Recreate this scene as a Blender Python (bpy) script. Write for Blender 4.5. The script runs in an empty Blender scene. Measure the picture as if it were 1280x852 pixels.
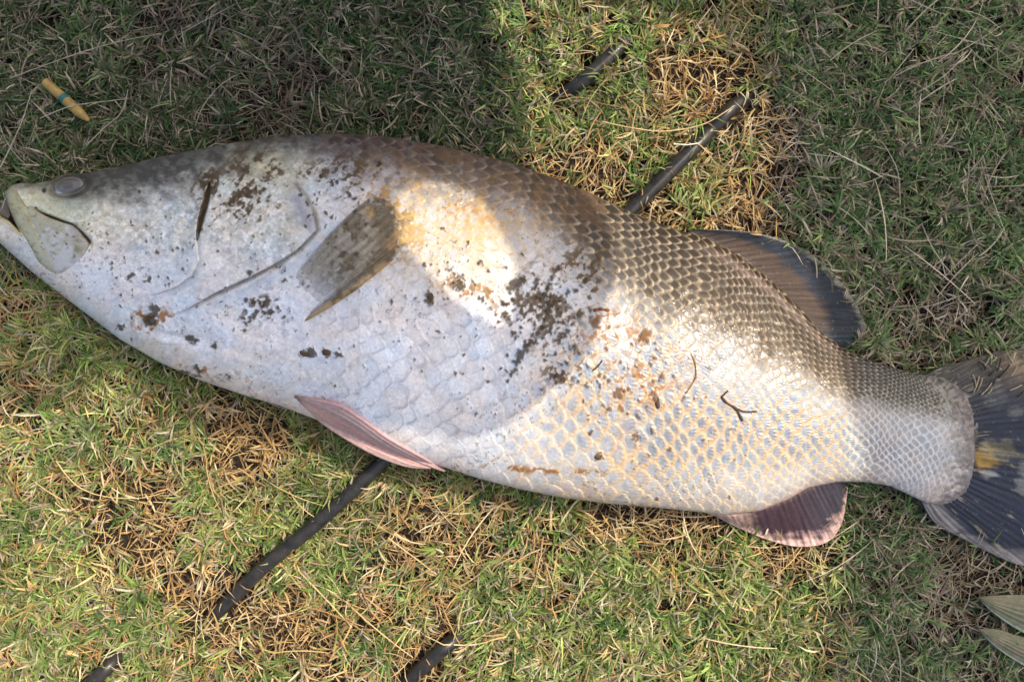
import bpy, bmesh, math, random
import numpy as np
from mathutils import Vector, Matrix, Quaternion

random.seed(7)
RNG = np.random.default_rng(11)
C = bpy.context.scene.collection

# ------------------------------------------------------------------ camera
H = 1.2                                   # camera height above the ground, metres
cam_d = bpy.data.cameras.new('camera')
cam = bpy.data.objects.new('camera', cam_d); C.objects.link(cam)
cam.location = (0, 0, H); cam.rotation_euler = (0, 0, 0)
cam_d.sensor_width = 36; cam_d.lens = 36 * H / 1.28
cam_d.clip_start = 0.01; cam_d.clip_end = 500
bpy.context.scene.camera = cam

# ------------------------------------------------------------------ sky and sun
SUN_EL = math.radians(52); SUN_DIR = (0.87, 0.493)          # horizontal direction towards the sun
w = bpy.data.worlds.new("World"); bpy.context.scene.world = w; w.use_nodes = True
nt = w.node_tree; bg = nt.nodes['Background']
sky = nt.nodes.new('ShaderNodeTexSky'); sky.sky_type = 'NISHITA'; sky.sun_disc = False
sky.sun_elevation = SUN_EL; sky.sun_rotation = math.atan2(SUN_DIR[0], SUN_DIR[1])
sky.air_density = 1.0; sky.dust_density = 6.0; sky.ozone_density = 0.2
nt.links.new(sky.outputs[0], bg.inputs['Color']); bg.inputs['Strength'].default_value = 0.15
sun_d = bpy.data.lights.new('sun', 'SUN'); sun_d.energy = 2.5; sun_d.angle = math.radians(0.45)
sun_d.color = (1.0, 0.91, 0.75)
sun = bpy.data.objects.new('sun', sun_d); C.objects.link(sun)
S = Vector((SUN_DIR[0] * math.cos(SUN_EL), SUN_DIR[1] * math.cos(SUN_EL), math.sin(SUN_EL))).normalized()
sun.rotation_euler = S.to_track_quat('Z', 'Y').to_euler(); sun.location = S * 6
KX, KY = S.x / S.z, S.y / S.z             # how far a shadow travels per metre of height
vs = bpy.context.scene.view_settings
vs.view_transform = 'Standard'; vs.look = 'None'; vs.gamma = 1; vs.exposure = 0.68
bpy.context.scene.cycles.max_bounces = 6

# ------------------------------------------------------------------ helpers
def unproj(px, py, z):
    f = (H - z) / H / 1000.0
    return (px - 640.0) * f, (426.0 - py) * f

def sst(a, b, x):
    t = np.clip((x - a) / (b - a), 0, 1); return t * t * (3 - 2 * t)

def _h(ix, iy, seed):
    n = (ix.astype(np.int64) * 374761393 + iy.astype(np.int64) * 668265263 + seed * 974634777) & 0xFFFFFFFF
    n = ((n ^ (n >> 13)) * 1274126177) & 0xFFFFFFFF
    n = (n ^ (n >> 16)) & 0xFFFF
    return n / 65535.0

def vn(x, y, seed=0):
    x = np.asarray(x, float); y = np.asarray(y, float)
    ix = np.floor(x); iy = np.floor(y); fx = x - ix; fy = y - iy
    fx = fx * fx * (3 - 2 * fx); fy = fy * fy * (3 - 2 * fy)
    a = _h(ix, iy, seed); b = _h(ix + 1, iy, seed); c = _h(ix, iy + 1, seed); d = _h(ix + 1, iy + 1, seed)
    return (a * (1 - fx) + b * fx) * (1 - fy) + (c * (1 - fx) + d * fx) * fy

def fbm(x, y, seed=0, o=4):
    s = 0; a = 0.5; t = 0
    for k in range(o):
        s = s + a * vn(x * 2 ** k, y * 2 ** k, seed + k * 17); t += a; a *= 0.5
    return s / t

def mixc(c, col, m):
    m = np.asarray(m)[..., None]
    return c * (1 - m) + np.asarray(col, float) * m

def np_mesh(name, verts, faces, col=None, misc=None, mat=None, parent=None, smooth=True):
    """verts (n,3); faces (m,4) or (m,3) int"""
    me = bpy.data.meshes.new(name)
    verts = np.ascontiguousarray(verts, np.float32); faces = np.ascontiguousarray(faces, np.int32)
    m, k = faces.shape
    me.vertices.add(len(verts)); me.vertices.foreach_set('co', verts.ravel())
    me.loops.add(m * k); me.loops.foreach_set('vertex_index', faces.ravel())
    me.polygons.add(m); me.polygons.foreach_set('loop_start', np.arange(0, m * k, k, dtype=np.int32))
    me.polygons.foreach_set('loop_total', np.full(m, k, np.int32))
    me.polygons.foreach_set('use_smooth', np.full(m, smooth, bool))
    if col is not None:
        c4 = np.ones((len(verts), 4), np.float32); c4[:, :col.shape[1]] = np.clip(col, 0, 1)
        me.attributes.new('col', 'FLOAT_COLOR', 'POINT').data.foreach_set('color', c4.ravel())
    if misc is not None:
        c4 = np.ones((len(verts), 4), np.float32); c4[:, :3] = np.clip(misc, 0, 1)
        me.attributes.new('misc', 'FLOAT_COLOR', 'POINT').data.foreach_set('color', c4.ravel())
    me.update(calc_edges=True); me.validate()
    o = bpy.data.objects.new(name, me); C.objects.link(o)
    if mat: me.materials.append(mat)
    if parent: o.parent = parent; o.matrix_parent_inverse = Matrix.Translation(-parent.location)
    return o

def tag(o, label=None, cat=None, group=None, kind=None):
    for k, v in (('label', label), ('category', cat), ('group', group), ('kind', kind)):
        if v: o[k] = v
    return o

def empty(name, loc):
    o = bpy.data.objects.new(name, None); C.objects.link(o); o.location = loc; o.empty_display_size = .05
    return o

def mat_new(name):
    m = bpy.data.materials.new(name); m.use_nodes = True
    n = m.node_tree; return m, n, n.nodes['Principled BSDF'], n.nodes['Material Output']

def noise_node(n, scale, detail=4, rough=.6):
    tc = n.nodes.new('ShaderNodeTexCoord'); t = n.nodes.new('ShaderNodeTexNoise')
    t.inputs['Scale'].default_value = scale; t.inputs['Detail'].default_value = detail
    t.inputs['Roughness'].default_value = rough
    n.links.new(tc.outputs['Object'], t.inputs['Vector']); return t

def bump(n, b, height, strength, dist):
    bp = n.nodes.new('ShaderNodeBump'); bp.inputs['Strength'].default_value = strength
    bp.inputs['Distance'].default_value = dist
    n.links.new(height, bp.inputs['Height']); n.links.new(bp.outputs[0], b.inputs['Normal']); return bp

def attr_col(n, b, var_scale=None, lo=.8, hi=1.2):
    a = n.nodes.new('ShaderNodeAttribute'); a.attribute_name = 'col'
    if var_scale:
        t = noise_node(n, var_scale, 5)
        mr = n.nodes.new('ShaderNodeMapRange'); mr.inputs['From Min'].default_value = .3; mr.inputs['From Max'].default_value = .7
        mr.inputs['To Min'].default_value = lo; mr.inputs['To Max'].default_value = hi
        n.links.new(t.outputs['Fac'], mr.inputs['Value'])
        mx = n.nodes.new('ShaderNodeVectorMath'); mx.operation = 'SCALE'
        n.links.new(a.outputs['Color'], mx.inputs[0]); n.links.new(mr.outputs[0], mx.inputs['Scale'])
        n.links.new(mx.outputs[0], b.inputs['Base Color'])
        return t
    n.links.new(a.outputs['Color'], b.inputs['Base Color'])

def flat_mat(name, col, rough=.6, var=.25, scale=30, bumpd=0.0, metal=0):
    m, n, b, _ = mat_new(name)
    t = noise_node(n, scale, 5)
    cr = n.nodes.new('ShaderNodeValToRGB')
    cr.color_ramp.elements[0].position = .3; cr.color_ramp.elements[1].position = .7
    cr.color_ramp.elements[0].color = tuple(max(0, c * (1 - var)) for c in col) + (1,)
    cr.color_ramp.elements[1].color = tuple(min(1, c * (1 + var)) for c in col) + (1,)
    n.links.new(t.outputs['Fac'], cr.inputs[0]); n.links.new(cr.outputs[0], b.inputs['Base Color'])
    b.inputs['Roughness'].default_value = rough; b.inputs['Metallic'].default_value = metal
    if bumpd: bump(n, b, t.outputs['Fac'], 1, bumpd)
    return m

# ------------------------------------------------------------------ materials
# fish skin: misc.r roughness, misc.g silver (metallic), misc.b slime coat
M_SKIN, n, b, _ = mat_new('fish_skin')
t = attr_col(n, b, 420, .9, 1.1)
mi = n.nodes.new('ShaderNodeAttribute'); mi.attribute_name = 'misc'
sp = n.nodes.new('ShaderNodeSeparateColor'); n.links.new(mi.outputs['Color'], sp.inputs[0])
n.links.new(sp.outputs[0], b.inputs['Roughness']); n.links.new(sp.outputs[1], b.inputs['Metallic'])
b.inputs['Specular IOR Level'].default_value = .32; n.links.new(sp.outputs[2], b.inputs['Coat Weight']); b.inputs['Coat Roughness'].default_value = .15
bump(n, b, t.outputs['Fac'], .5, .0006)
M_FIN, n, b, out = mat_new('fin_membrane')
t = attr_col(n, b, 260, .8, 1.2); b.inputs['Roughness'].default_value = .62
b.inputs['Specular IOR Level'].default_value = .22; b.inputs['Coat Weight'].default_value = .04
bump(n, b, t.outputs['Fac'], .4, .0006)
aa = n.nodes.new('ShaderNodeAttribute'); aa.attribute_name = 'col'; n.links.new(aa.outputs['Alpha'], b.inputs['Alpha'])
M_EYE, n, b, _ = mat_new('eye_surface')
attr_col(n, b); b.inputs['Roughness'].default_value = .12; b.inputs['Coat Weight'].default_value = 1; b.inputs['Coat Roughness'].default_value = .04
M_GRASS, n, b, out = mat_new('grass_blades')
attr_col(n, b, 90, .8, 1.2); b.inputs['Roughness'].default_value = .5
b.inputs['Specular IOR Level'].default_value = .35
tr = n.nodes.new('ShaderNodeBsdfTranslucent'); mxs = n.nodes.new('ShaderNodeMixShader'); mxs.inputs[0].default_value = .22
at = n.nodes.new('ShaderNodeAttribute'); at.attribute_name = 'col'
n.links.new(at.outputs['Color'], tr.inputs['Color'])
n.links.new(b.outputs[0], mxs.inputs[1]); n.links.new(tr.outputs[0], mxs.inputs[2]); n.links.new(mxs.outputs[0], out.inputs['Surface'])
M_HOSE, n, b, _ = mat_new('black_poly_pipe')
t = noise_node(n, 60, 6)
cr = n.nodes.new('ShaderNodeValToRGB')
cr.color_ramp.elements[0].position = .35; cr.color_ramp.elements[1].position = .72
cr.color_ramp.elements[0].color = (.010, .010, .011, 1); cr.color_ramp.elements[1].color = (.045, .039, .032, 1)
n.links.new(t.outputs['Fac'], cr.inputs[0]); n.links.new(cr.outputs[0], b.inputs['Base Color'])
b.inputs['Roughness'].default_value = .36; bump(n, b, t.outputs['Fac'], .5, .0008)
M_SOIL, n, b, _ = mat_new('soil')
t = noise_node(n, 55, 8, .7); t2 = noise_node(n, 6, 4)
cr = n.nodes.new('ShaderNodeValToRGB')
cr.color_ramp.elements[0].position = .35; cr.color_ramp.elements[1].position = .7
cr.color_ramp.elements[0].color = (.008, .006, .004, 1); cr.color_ramp.elements[1].color = (.045, .030, .018, 1)
n.links.new(t.outputs['Fac'], cr.inputs[0])
cr2 = n.nodes.new('ShaderNodeValToRGB')
cr2.color_ramp.elements[0].color = (.055, .07, .03, 1); cr2.color_ramp.elements[1].color = (.15, .12, .06, 1)
n.links.new(t2.outputs['Fac'], cr2.inputs[0])
geo = n.nodes.new('ShaderNodeNewGeometry'); ln = n.nodes.new('ShaderNodeVectorMath'); ln.operation = 'LENGTH'
n.links.new(geo.outputs['Position'], ln.inputs[0])
mr = n.nodes.new('ShaderNodeMapRange'); mr.inputs['From Min'].default_value = 1.3; mr.inputs['From Max'].default_value = 2.2
n.links.new(ln.outputs['Value'], mr.inputs['Value'])
mx = n.nodes.new('ShaderNodeMix'); mx.data_type = 'RGBA'
n.links.new(mr.outputs[0], mx.inputs['Factor']); n.links.new(cr.outputs[0], mx.inputs[6]); n.links.new(cr2.outputs[0], mx.inputs[7])
n.links.new(mx.outputs[2], b.inputs['Base Color']); b.inputs['Roughness'].default_value = .95
bump(n, b, t.outputs['Fac'], 1, .006)
M_TWIG = flat_mat('dark_stem', (.07, .035, .018), .7, .4, 300, .0006)
M_STRAW = flat_mat('dry_stem', (.42, .33, .2), .6, .25, 200, .0004)
M_MUD = flat_mat('dried_mud', (.085, .045, .02), .85, .45, 350, .0015)
M_DARKBIT = flat_mat('dark_clipping', (.02, .02, .016), .7, .4, 300)

# ------------------------------------------------------------------ fish: measured outline
def curve(pts, n=2400, k=9):
    p = np.array(pts, float); xs = np.linspace(p[0, 0], p[-1, 0], n); ys = np.interp(xs, p[:, 0], p[:, 1])
    ker = np.hanning(2 * k + 3)[1:-1]; ker /= ker.sum()
    ys2 = np.convolve(np.pad(ys, k, mode='edge'), ker, 'valid')
    return xs, ys2
TX, TY = curve([(-40,263),(-20,261),(-2,264),(3,258),(7,238),(14,231),(25,229),(45,229),(62,226),(80,219),(110,216),(160,206),(200,196),(250,186),(300,177),
  (350,170),(400,167),(450,168),(500,173),(550,182),(600,193),(650,207),(700,225),(750,247),(800,270),(850,288),(880,296),(920,317),(964,350),
  (1000,384),(1028,414),(1057,437),(1100,455),(1150,464),(1190,469),(1222,474)])
BX, BY = curve([(-40,282),(-20,286),(0,304),(40,340),(100,386),(150,424),(200,453),(250,475),(300,492),(350,507),(400,526),(450,550),(500,570),
  (560,585),(600,598),(650,611),(700,621),(760,629),(820,634),(870,639),(905,643),(950,638),(985,624),(1010,609),(1045,602),(1080,602),(1115,607),(1150,617),(1190,628),(1222,634)])
def top(x): return np.interp(x, TX, TY)
def bot(x): return np.interp(x, BX, BY)
def thick(x):
    return np.interp(x, [-40,-15,0,30,100,250,450,650,850,1000,1100,1190,1222],
                        [.004,.018,.026,.036,.052,.073,.087,.080,.062,.043,.029,.0135,.0028])
def zcen(x): return .016 + thick(x) * .8 + .010 * sst(1050, 1200, x)
def bulge(v, x): return (13 * v * v + 24 * np.abs(v) ** 7) * sst(1090, 1222, x)
def prof(v):
    p = np.where(v < 0, 1.9, 2.5); return np.clip(1 - np.abs(v) ** p, 0, 1) ** .60
def surf0(px, py):
    x = np.asarray(px, float)
    for _ in range(2):
        v = (2 * py - top(x) - bot(x)) / (bot(x) - top(x)); x = px + bulge(np.clip(v, -1, 1), px)
    v = (2 * py - top(x) - bot(x)) / (bot(x) - top(x))
    return zcen(x) + thick(x) * prof(np.clip(v, -1, 1)), v

def polydist(px, py, pts):
    """distance and signed side to a polyline"""
    best = np.full(px.shape, 1e9); side = np.zeros(px.shape); tt = np.zeros(px.shape)
    for i in range(len(pts) - 1):
        ax, ay = pts[i]; bx, by = pts[i + 1]; dx, dy = bx - ax, by - ay
        raw = ((px - ax) * dx + (py - ay) * dy) / (dx * dx + dy * dy)
        t = np.clip(raw, 0, 1)
        ex = px - ax - t * dx; ey = py - ay - t * dy; d = np.hypot(ex, ey)
        m = d < best; best = np.where(m, d, best)
        side = np.where(m, np.sign(dx * ey - dy * ex), side); tt = np.where(m, (i + t) / (len(pts) - 1), tt)
    return best, side, tt

def inpoly(px, py, pts):
    r = np.zeros(px.shape, bool); j = len(pts) - 1
    for i in range(len(pts)):
        xi, yi = pts[i]; xj, yj = pts[j]
        r ^= ((yi > py) != (yj > py)) & (px < (xj - xi) * (py - yi) / (yj - yi + 1e-9) + xi); j = i
    return r

# mud specks as a small raster in fish-surface coordinates
GX, GY = np.meshgrid(np.arange(0, 1280, 1.0), np.arange(120, 720, 1.0))
SPECK = np.zeros(GX.shape)
def speck(cx, cy, r, e=1.0, a=0.0):
    x0, x1 = int(max(0, cx - 4 * r)), int(min(1279, cx + 4 * r + 1)); y0, y1 = int(max(0, cy - 120 - 4 * r)), int(min(599, cy - 120 + 4 * r + 1))
    if x1 <= x0 or y1 <= y0: return
    X = GX[y0:y1, x0:x1] - cx; Y = GY[y0:y1, x0:x1] - cy
    u = X * math.cos(a) + Y * math.sin(a); v_ = (-X * math.sin(a) + Y * math.cos(a)) * e
    gx_, gy_ = GX[y0:y1, x0:x1], GY[y0:y1, x0:x1]
    d = np.hypot(u, v_) / r + 1.3 * (vn(gx_ / (r * .7 + .5), gy_ / (r * .7 + .5), 5) - .5) + .9 * (vn(gx_ / 1.8, gy_ / 1.8, 6) - .5)
    SPECK[y0:y1, x0:x1] = np.maximum(SPECK[y0:y1, x0:x1], 1 - sst(.6, 1.15, d))
R2 = random.Random(5)
for (cx, cy, sx, sy, nn, rr) in [(180,300,90,50,32,1.7),(230,330,90,60,30,1.6),(90,300,50,35,26,1.6),(320,370,70,45,38,2.0),(330,290,70,60,26,2.0),(560,340,50,50,34,2.4),
        (670,380,50,45,40,2.2),(690,440,45,50,50,2.2),(760,480,55,55,30,3.0),(480,430,110,70,45,1.5),(600,480,70,60,22,1.6),(820,500,90,70,30,2.4),(420,250,60,40,40,2.6),(900,560,110,60,10,1.8),(160,360,60,30,20,1.8),(40,320,30,20,12,1.3)]:
    for _ in range(nn):
        speck(R2.gauss(cx, sx * .6), R2.gauss(cy, sy * .6), rr * R2.uniform(.5, 1.5), R2.uniform(1, 2.4), R2.uniform(0, 3.1))
for q in [(386,440,10,1.6,.1),(408,441,6,1.2,0),(423,443,5,1.4,0),(190,402,12,1.3,.2),(196,388,8,1,0),(150,408,5,1,0),(185,350,6,1.6,-.8),(162,348,5,1.5,0),(538,373,6,.8,0),(640,357,9,2,-1),
          (652,352,9,1.8,-1),(575,352,14,1.4,.4),(745,400,8,1,0),(806,420,7,1,0),(772,492,5,.8,0),(820,500,9,2.6,1.3),(748,570,5,1,0),(700,470,6,1.3,0),(700,474,4,1,1),(325,378,8,1.5,.6),(318,392,7,2,1.2),
          (312,340,5,1,0),(240,425,10,1.8,0),(230,470,7,1,0),(248,462,8,1,0),(285,470,6,1.5,0),(270,430,6,1,0),(797,545,5,.8,0),(828,470,5,1,0)]:
    speck(*q)
for poly in [[(735,350),(700,372),(684,392),(676,410),(660,425),(640,415)],[(684,392),(690,350),(700,330)],[(676,410),(655,440),(640,455)],[(660,425),(648,450),(636,478)],[(720,395),(735,385),(748,345)],
             [(700,425),(712,410)],[(680,365),(690,385)],[(668,345),(672,372)],[(345,385),(318,395),(305,410)],[(600,372),(620,392),(640,402)]]:
    for i in range(len(poly) - 1):
        L = math.dist(poly[i], poly[i + 1]); k = max(2, int(L / 3.2))
        for j in range(k):
            t_ = j / k
            if R2.random() < .72: speck(poly[i][0] * (1 - t_) + poly[i + 1][0] * t_ + R2.gauss(0, 1.5), poly[i][1] * (1 - t_) + poly[i + 1][1] * t_ + R2.gauss(0, 1.5), R2.uniform(1.6, 4.6), R2.uniform(1, 1.8), R2.uniform(0, 3))
def samp(px, py):
    x = np.clip(px, 0, 1278.9); y = np.clip(py - 120, 0, 598.9); ix = x.astype(int); iy = y.astype(int); fx = x - ix; fy = y - iy
    return (SPECK[iy, ix] * (1 - fx) + SPECK[iy, ix + 1] * fx) * (1 - fy) + (SPECK[iy + 1, ix] * (1 - fx) + SPECK[iy + 1, ix + 1] * fx) * fy

# scale lattice: spacing along the body
AX = np.arange(-60, 1300, 1.0)
SPX = np.interp(AX, [-60,130,260,400,520,680,760,850,950,1050,1120,1222], [12,12,14,27,34,33,27,22,18.5,15.5,12.5,9])
AC = np.cumsum(1 / SPX)
FRX = np.linspace(0, 1, 101); FRC = np.cumsum(np.interp(FRX, [0, .25, .45, .8, 1], [1.95, 1.55, .76, .76, 1.0])); FRC = (FRC - FRC[0]) / (FRC[-1] - FRC[0])
def scales(px, py, x, v):
    fr = (v + 1) / 2
    wob = 34 * (fbm(px / 75, py / 75, 3, 3) - .5)
    a = np.interp(x + wob + 26 * (fr - .5) ** 2, AX, AC) + .1 * (vn(px / 13, py / 13, 9) - .5)
    rows = 20.0
    bq = np.interp(fr, FRX, FRC)
    b_ = bq * rows + 1.3 * (fbm(px / 65, py / 65, 8, 3) - .5) + .1 * (vn(px / 11, py / 11, 4) - .5)
    ra, rb = .78, .72
    i0 = np.ceil(2 * (a - ra)).astype(int)
    done = np.zeros(a.shape, bool); rho = np.ones(a.shape) * .5; du = np.zeros(a.shape); idn = np.zeros(a.shape); dv = np.zeros(a.shape)
    for k in range(5):
        i = i0 + k; ca = i * .5; off = (i % 2) * .5
        j = np.round(b_ - off); cb = j + off
        jit = .14 * (_h(i, j, 31) - .5)
        U = (a - ca - jit) / (ra * (1 + .12 * (_h(i, j, 77) - .5))); V = (b_ - cb) / rb
        Vp = np.abs(V)
        r = (np.abs(U) ** 1.6 + Vp ** 1.6) ** (1 / 1.6)
        m = (~done) & (r < 1)
        rho = np.where(m, r, rho); du = np.where(m, U, du); dv = np.where(m, V, dv); idn = np.where(m, _h(i, j, 5), idn); done |= m
    return rho, du, dv, idn, a, b_

# facial lines
PREOP = [(262,229),(258,250),(251,275),(246,300)]
PREOP2 = [(246,300),(248,325),(240,344),(222,358),(198,367),(170,372)]
GILL = [(362,222),(380,244),(392,266),(396,288),(372,312),(345,330),(312,347),(270,366),(235,386),(195,402)]
GILL2 = [(352,330),(320,352),(280,375),(240,395)]
NOTCH = [(-10,236),(3,232),(5,240),(11,258),(19,277),(25,290),(12,277),(0,269),(-10,266)]
JAWL = [(70,343),(95,362),(140,388),(190,412),(240,425)]
def body_fields(px, py, x, v):
    """relief (m), colour, misc for points of the upper flank"""
    fr = (v + 1) / 2
    rho, du, dv, idn, a, b_ = scales(px, py, x, v)
    sp_ = np.interp(x, AX, SPX)
    # where scales show
    smask = sst(395, 430, px + 40 * (fbm(px / 40, py / 40, 2) - .5)) + .65 * sst(130, 180, px) * (1 - sst(330, 380, px)) * (1 - sst(.42, .56, fr))
    smask = np.maximum(smask, .5 * sst(270, 300, px) * sst(215, 240, py) * (1 - sst(300, 330, py)) * (1 - sst(340, 370, px)))
    smask = np.clip(smask, 0, 1)
    post = sst(-.1, .35, du)
    edge = sst(.70, .93, rho) * post
    rim = sst(.88, 1.0, rho) * post
    amp = np.interp(x, [0,150,300,430,600,720,850,1000,1120,1222], [.0003,.0005,.0010,.0017,.0020,.0023,.0024,.0022,.0018,.0010])
    hs = amp * (.15 + 1.0 * np.clip(du, -1, 1) * .75 - .28 * np.abs(dv) ** 2 - .5 * sst(.93, 1.0, rho) * post) * smask
    # per-scale ridge fan
    ang = np.arctan2(dv, du + 1.2)
    hs += amp * .10 * np.sin(ang * 46 + idn * 9) * sst(.35, .8, rho) * post * smask * sst(600, 800, px)
    dz = hs + .0010 * (fbm(px / 14, py / 10, 13) - .5) * (1 - .5 * smask) + .0009 * (fbm(px / 9, py / 9, 12) - .5) + .0035 * (fbm(px / 60, py / 60, 22) - .5) * (px < 1150)
    # ---------- colours
    n1 = fbm(px / 34, py / 34, 41); n2 = fbm(px / 9, py / 9, 42, 3); n3 = fbm(px / 4, py / 4, 43, 2)
    col = np.ones(px.shape + (3,)) * np.array([.50, .515, .545])
    col = mixc(col, (.56, .52, .475), sst(.62, .98, fr + .3 * (n1 - .5)) * (.45 + .5 * sst(500, 800, px)))
    col = mixc(col, (.60, .44, .35), sst(.90, 1.0, fr) * .7 * sst(120, 300, px))
    cl = fbm(px / 16 + 5, py / 11, 140, 4); c2_ = fbm(px / 5, py / 5, 141, 3)
    col = mixc(col, (.36, .37, .43), sst(.50, .72, cl) * .45); col = mixc(col, (.62, .62, .62), sst(.50, .70, c2_) * .5)
    col = mixc(col, (.52, .47, .42), sst(.52, .7, fbm(px / 45, py / 30, 143)) * .2)
    # head: pale cream with grey mottling, yellow-green jaws
    hd = 1 - sst(340, 430, px)
    col = mixc(col, (.50, .49, .41), hd * (1 - sst(.35, .62, fr + .25 * (n1 - .5))) * .9)
    hm_ = hd * (1 - sst(.36, .66, fr)) * sst(.02, .12, fr)
    col = mixc(col, (.24, .235, .205), hm_ * sst(.40, .66, fbm(px / 7, py / 5, 145, 4)) * .55)
    col = mixc(col, (.15, .145, .12), hm_ * sst(.50, .60, fbm(px / 3.2, py / 3.2, 147, 2)) * .22 * sst(.4, .6, fbm(px / 30, py / 30, 148)))
    col = mixc(col, (.66, .67, .69), hm_ * sst(.56, .70, fbm(px / 5, py / 4, 149, 3)) * .6)
    col = mixc(col, (.47, .46, .24), hd * np.exp(-((px - 60) / 60) ** 2 - ((py - 262) / 40) ** 2) * .55)
    col = mixc(col, (.52, .49, .26), np.exp(-((px - 320) / 55) ** 2 - ((py - 205) / 26) ** 2) * .7)
    # silver scale centres and pigmented edges on the flank
    rear = sst(640, 790, px + (py - 400) * .4)
    ov = ((du - .52) / (.30 + .14 * idn)) ** 2 + (dv / (.44 + .16 * idn)) ** 2 + .5 * (n3 - .5); ctr = (1 - sst(.3, 1.3, ov)) * (.55 + .6 * vn(px / 2.2, py / 9, 61))
    silver = np.clip(ctr, 0, 1) * smask * rear * sst(.28, .42, fr) * (1 - .75 * sst(.78, .92, fr))
    silver *= (.35 + .65 * sst(.25, .6, fbm(px / 45, py / 45, 60)))
    col = mixc(col, (.26, .295, .35), silver * .85)
    gold = np.clip(np.maximum(edge, sst(.6, 1.3, ov) * .8), 0, 1) * smask * rear
    gmask = sst(.35, .75, fbm(px / 60, py / 60, 63) + .35 * np.exp(-((px - 980) / 120) ** 2 - ((py - 540) / 60) ** 2) + .1)
    col = mixc(col, (.62, .50, .34), gold * (.62 + .3 * np.exp(-(dv / .5) ** 2)) * (.45 + .55 * gmask) * (1 - sst(1060, 1130, px)))
    col = mixc(col, (.70, .40, .14), edge * smask * rear * gmask * .55 * sst(.45, .6, fr) * (1 - sst(.86, .95, fr)) * (1 - sst(1045, 1075, px)))
    # front flank: thin grey lines between big pale scales
    lines = np.maximum(sst(.80, .95, rho), .7 * sst(1.5, 2.6, ov)) * smask * (1 - rear)
    col = mixc(col, (.27, .28, .32), lines * (.15 + .8 * fbm(px / 20, py / 20, 64)))
    col = mixc(col, (.60, .61, .63), ctr * (1 - rear) * smask * .35)
    col = col * (1 + (idn - .5) * .14 * smask)[..., None]
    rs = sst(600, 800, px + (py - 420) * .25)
    col = col * (1 + .32 * (1 - rs))[..., None]  # pale front lifted further in colour against the shade
    col = col * (1 - .27 * rs * (1 - .6 * sst(.70, .88, fr)))[..., None]  # silvery rear also dimmed in colour against the sun
    # brown dorsal zone
    f = np.interp(x, [0,60,110,180,250,330,400,550,650,720,800,900,1000,1100,1222], [.02,.04,.16,.17,.12,.07,.09,.12,.15,.20,.29,.34,.35,.36,.32])
    head_w = 1 - sst(420, 640, px)
    D = 1 - sst(f - .09, f + .14, fr + .10 * (n1 - .5) + (.16 * head_w * (fbm(px / 13, py / 9, 193, 4) - .5)) + .05 * (n3 - .5) - .035 * (idn - .5) * smask)
    f2 = 1 - sst(f * .35, f * .95, fr)
    head_d = 1 - sst(360, 470, px); tail_d = sst(1050, 1090, px)
    cc = np.ones(px.shape + (3,)) * np.array([.052, .030, .014])
    cc = mixc(cc, (.050, .046, .042), (1 - sst(760, 900, px)) * .7)
    cc = mixc(cc, (.022, .021, .019), head_d); cc = mixc(cc, (.17, .165, .15), head_d * sst(.44, .66, fbm(px / 8, py / 5, 191, 4)) * .75)
    cc = mixc(cc, (.20, .18, .18), sst(300, 420, px) * (1 - sst(640, 760, px)) * sst(.48, .66, fbm(px / 11, py / 8, 192, 4)) * .7)
    cc = mixc(cc, (.085, .062, .058), sst(400, 450, px) * (1 - sst(640, 720, px)))
    cc = mixc(cc, (.055, .052, .038), tail_d)
    ec = np.ones(px.shape + (3,)) * np.array([.42, .335, .235])
    ec = mixc(ec, (.27, .24, .235), 1 - sst(600, 720, px)); ec = mixc(ec, (.40, .40, .34), tail_d)
    e2 = np.clip(np.maximum(sst(.70, .95, rho) * sst(-.2, .3, du), .45 * sst(.9, 1.8, ov)) * (.30 + .75 * np.exp(-(dv / .42) ** 2)) * (.7 + .6 * n2), 0, 1) * smask * (1 - .75 * (1 - sst(330, 430, px)))
    dc = cc * (1 - e2[..., None]) + ec * e2[..., None]
    dc = dc * (1 - .45 * f2 * (1 - .3 * e2))[..., None] * (.8 + .5 * n2)[..., None]
    dm = D * (1 - hd * .08)
    col = col * (1 - dm[..., None]) + dc * dm[..., None]
    # peduncle: pale stars on grey
    ped = sst(1045, 1095, px) * sst(.30, .45, fr) * (1 - .5 * sst(.7, .95, fr))
    col = mixc(col, (.22, .225, .225), ped * ctr * .6); col = mixc(col, (.62, .63, .62), ped * edge * .5)
    # violet grey shoulder mottling
    sh = np.exp(-((px - 520) / 150) ** 2) * (1 - sst(.10, .24, fr)) * sst(.45, .62, n2)
    col = mixc(col, (.10, .065, .055), sh * .75)
    # peduncle whitish star marks
    # peduncle end granular
    pe = sst(1150, 1195, x)
    col = mixc(col, (.42, .41, .36), pe * .5 * sst(.4, .6, n3))
    # anal base pink brown
    col = mixc(col, (.50, .30, .22), np.exp(-((px - 985) / 36) ** 2 - ((py - 627 + .42 * (px - 985)) / 9) ** 2) * .75)
    col = mixc(col, (.45, .33, .30), np.exp(-((px - 960) / 80) ** 2) * sst(-7, 4, py - top(x) - 12) * (1 - sst(4, 22, py - top(x) - 4)) * .4 * (px > 860))
    # pelvic axil pink
    col = mixc(col, (.55, .30, .30), np.exp(-((px - 425) / 26) ** 2 - ((py - 506 - .45 * (px - 425)) / 6) ** 2) * .7)
    col = col * (.84 + .32 * fbm(px / 2.4, py / 2.4, 170, 2))[..., None]
    irid = fbm(px / 26, py / 26, 171, 3)[..., None]; col = col * (1 + (irid - .5) * np.array([.22, -.04, -.26]) * (1 - D[..., None]))
    # frayed scale margin at the tail root
    fe = sst(1186, 1216, x + 44 * (fbm(px / 7, py / 4, 172, 3) - .5))
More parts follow.
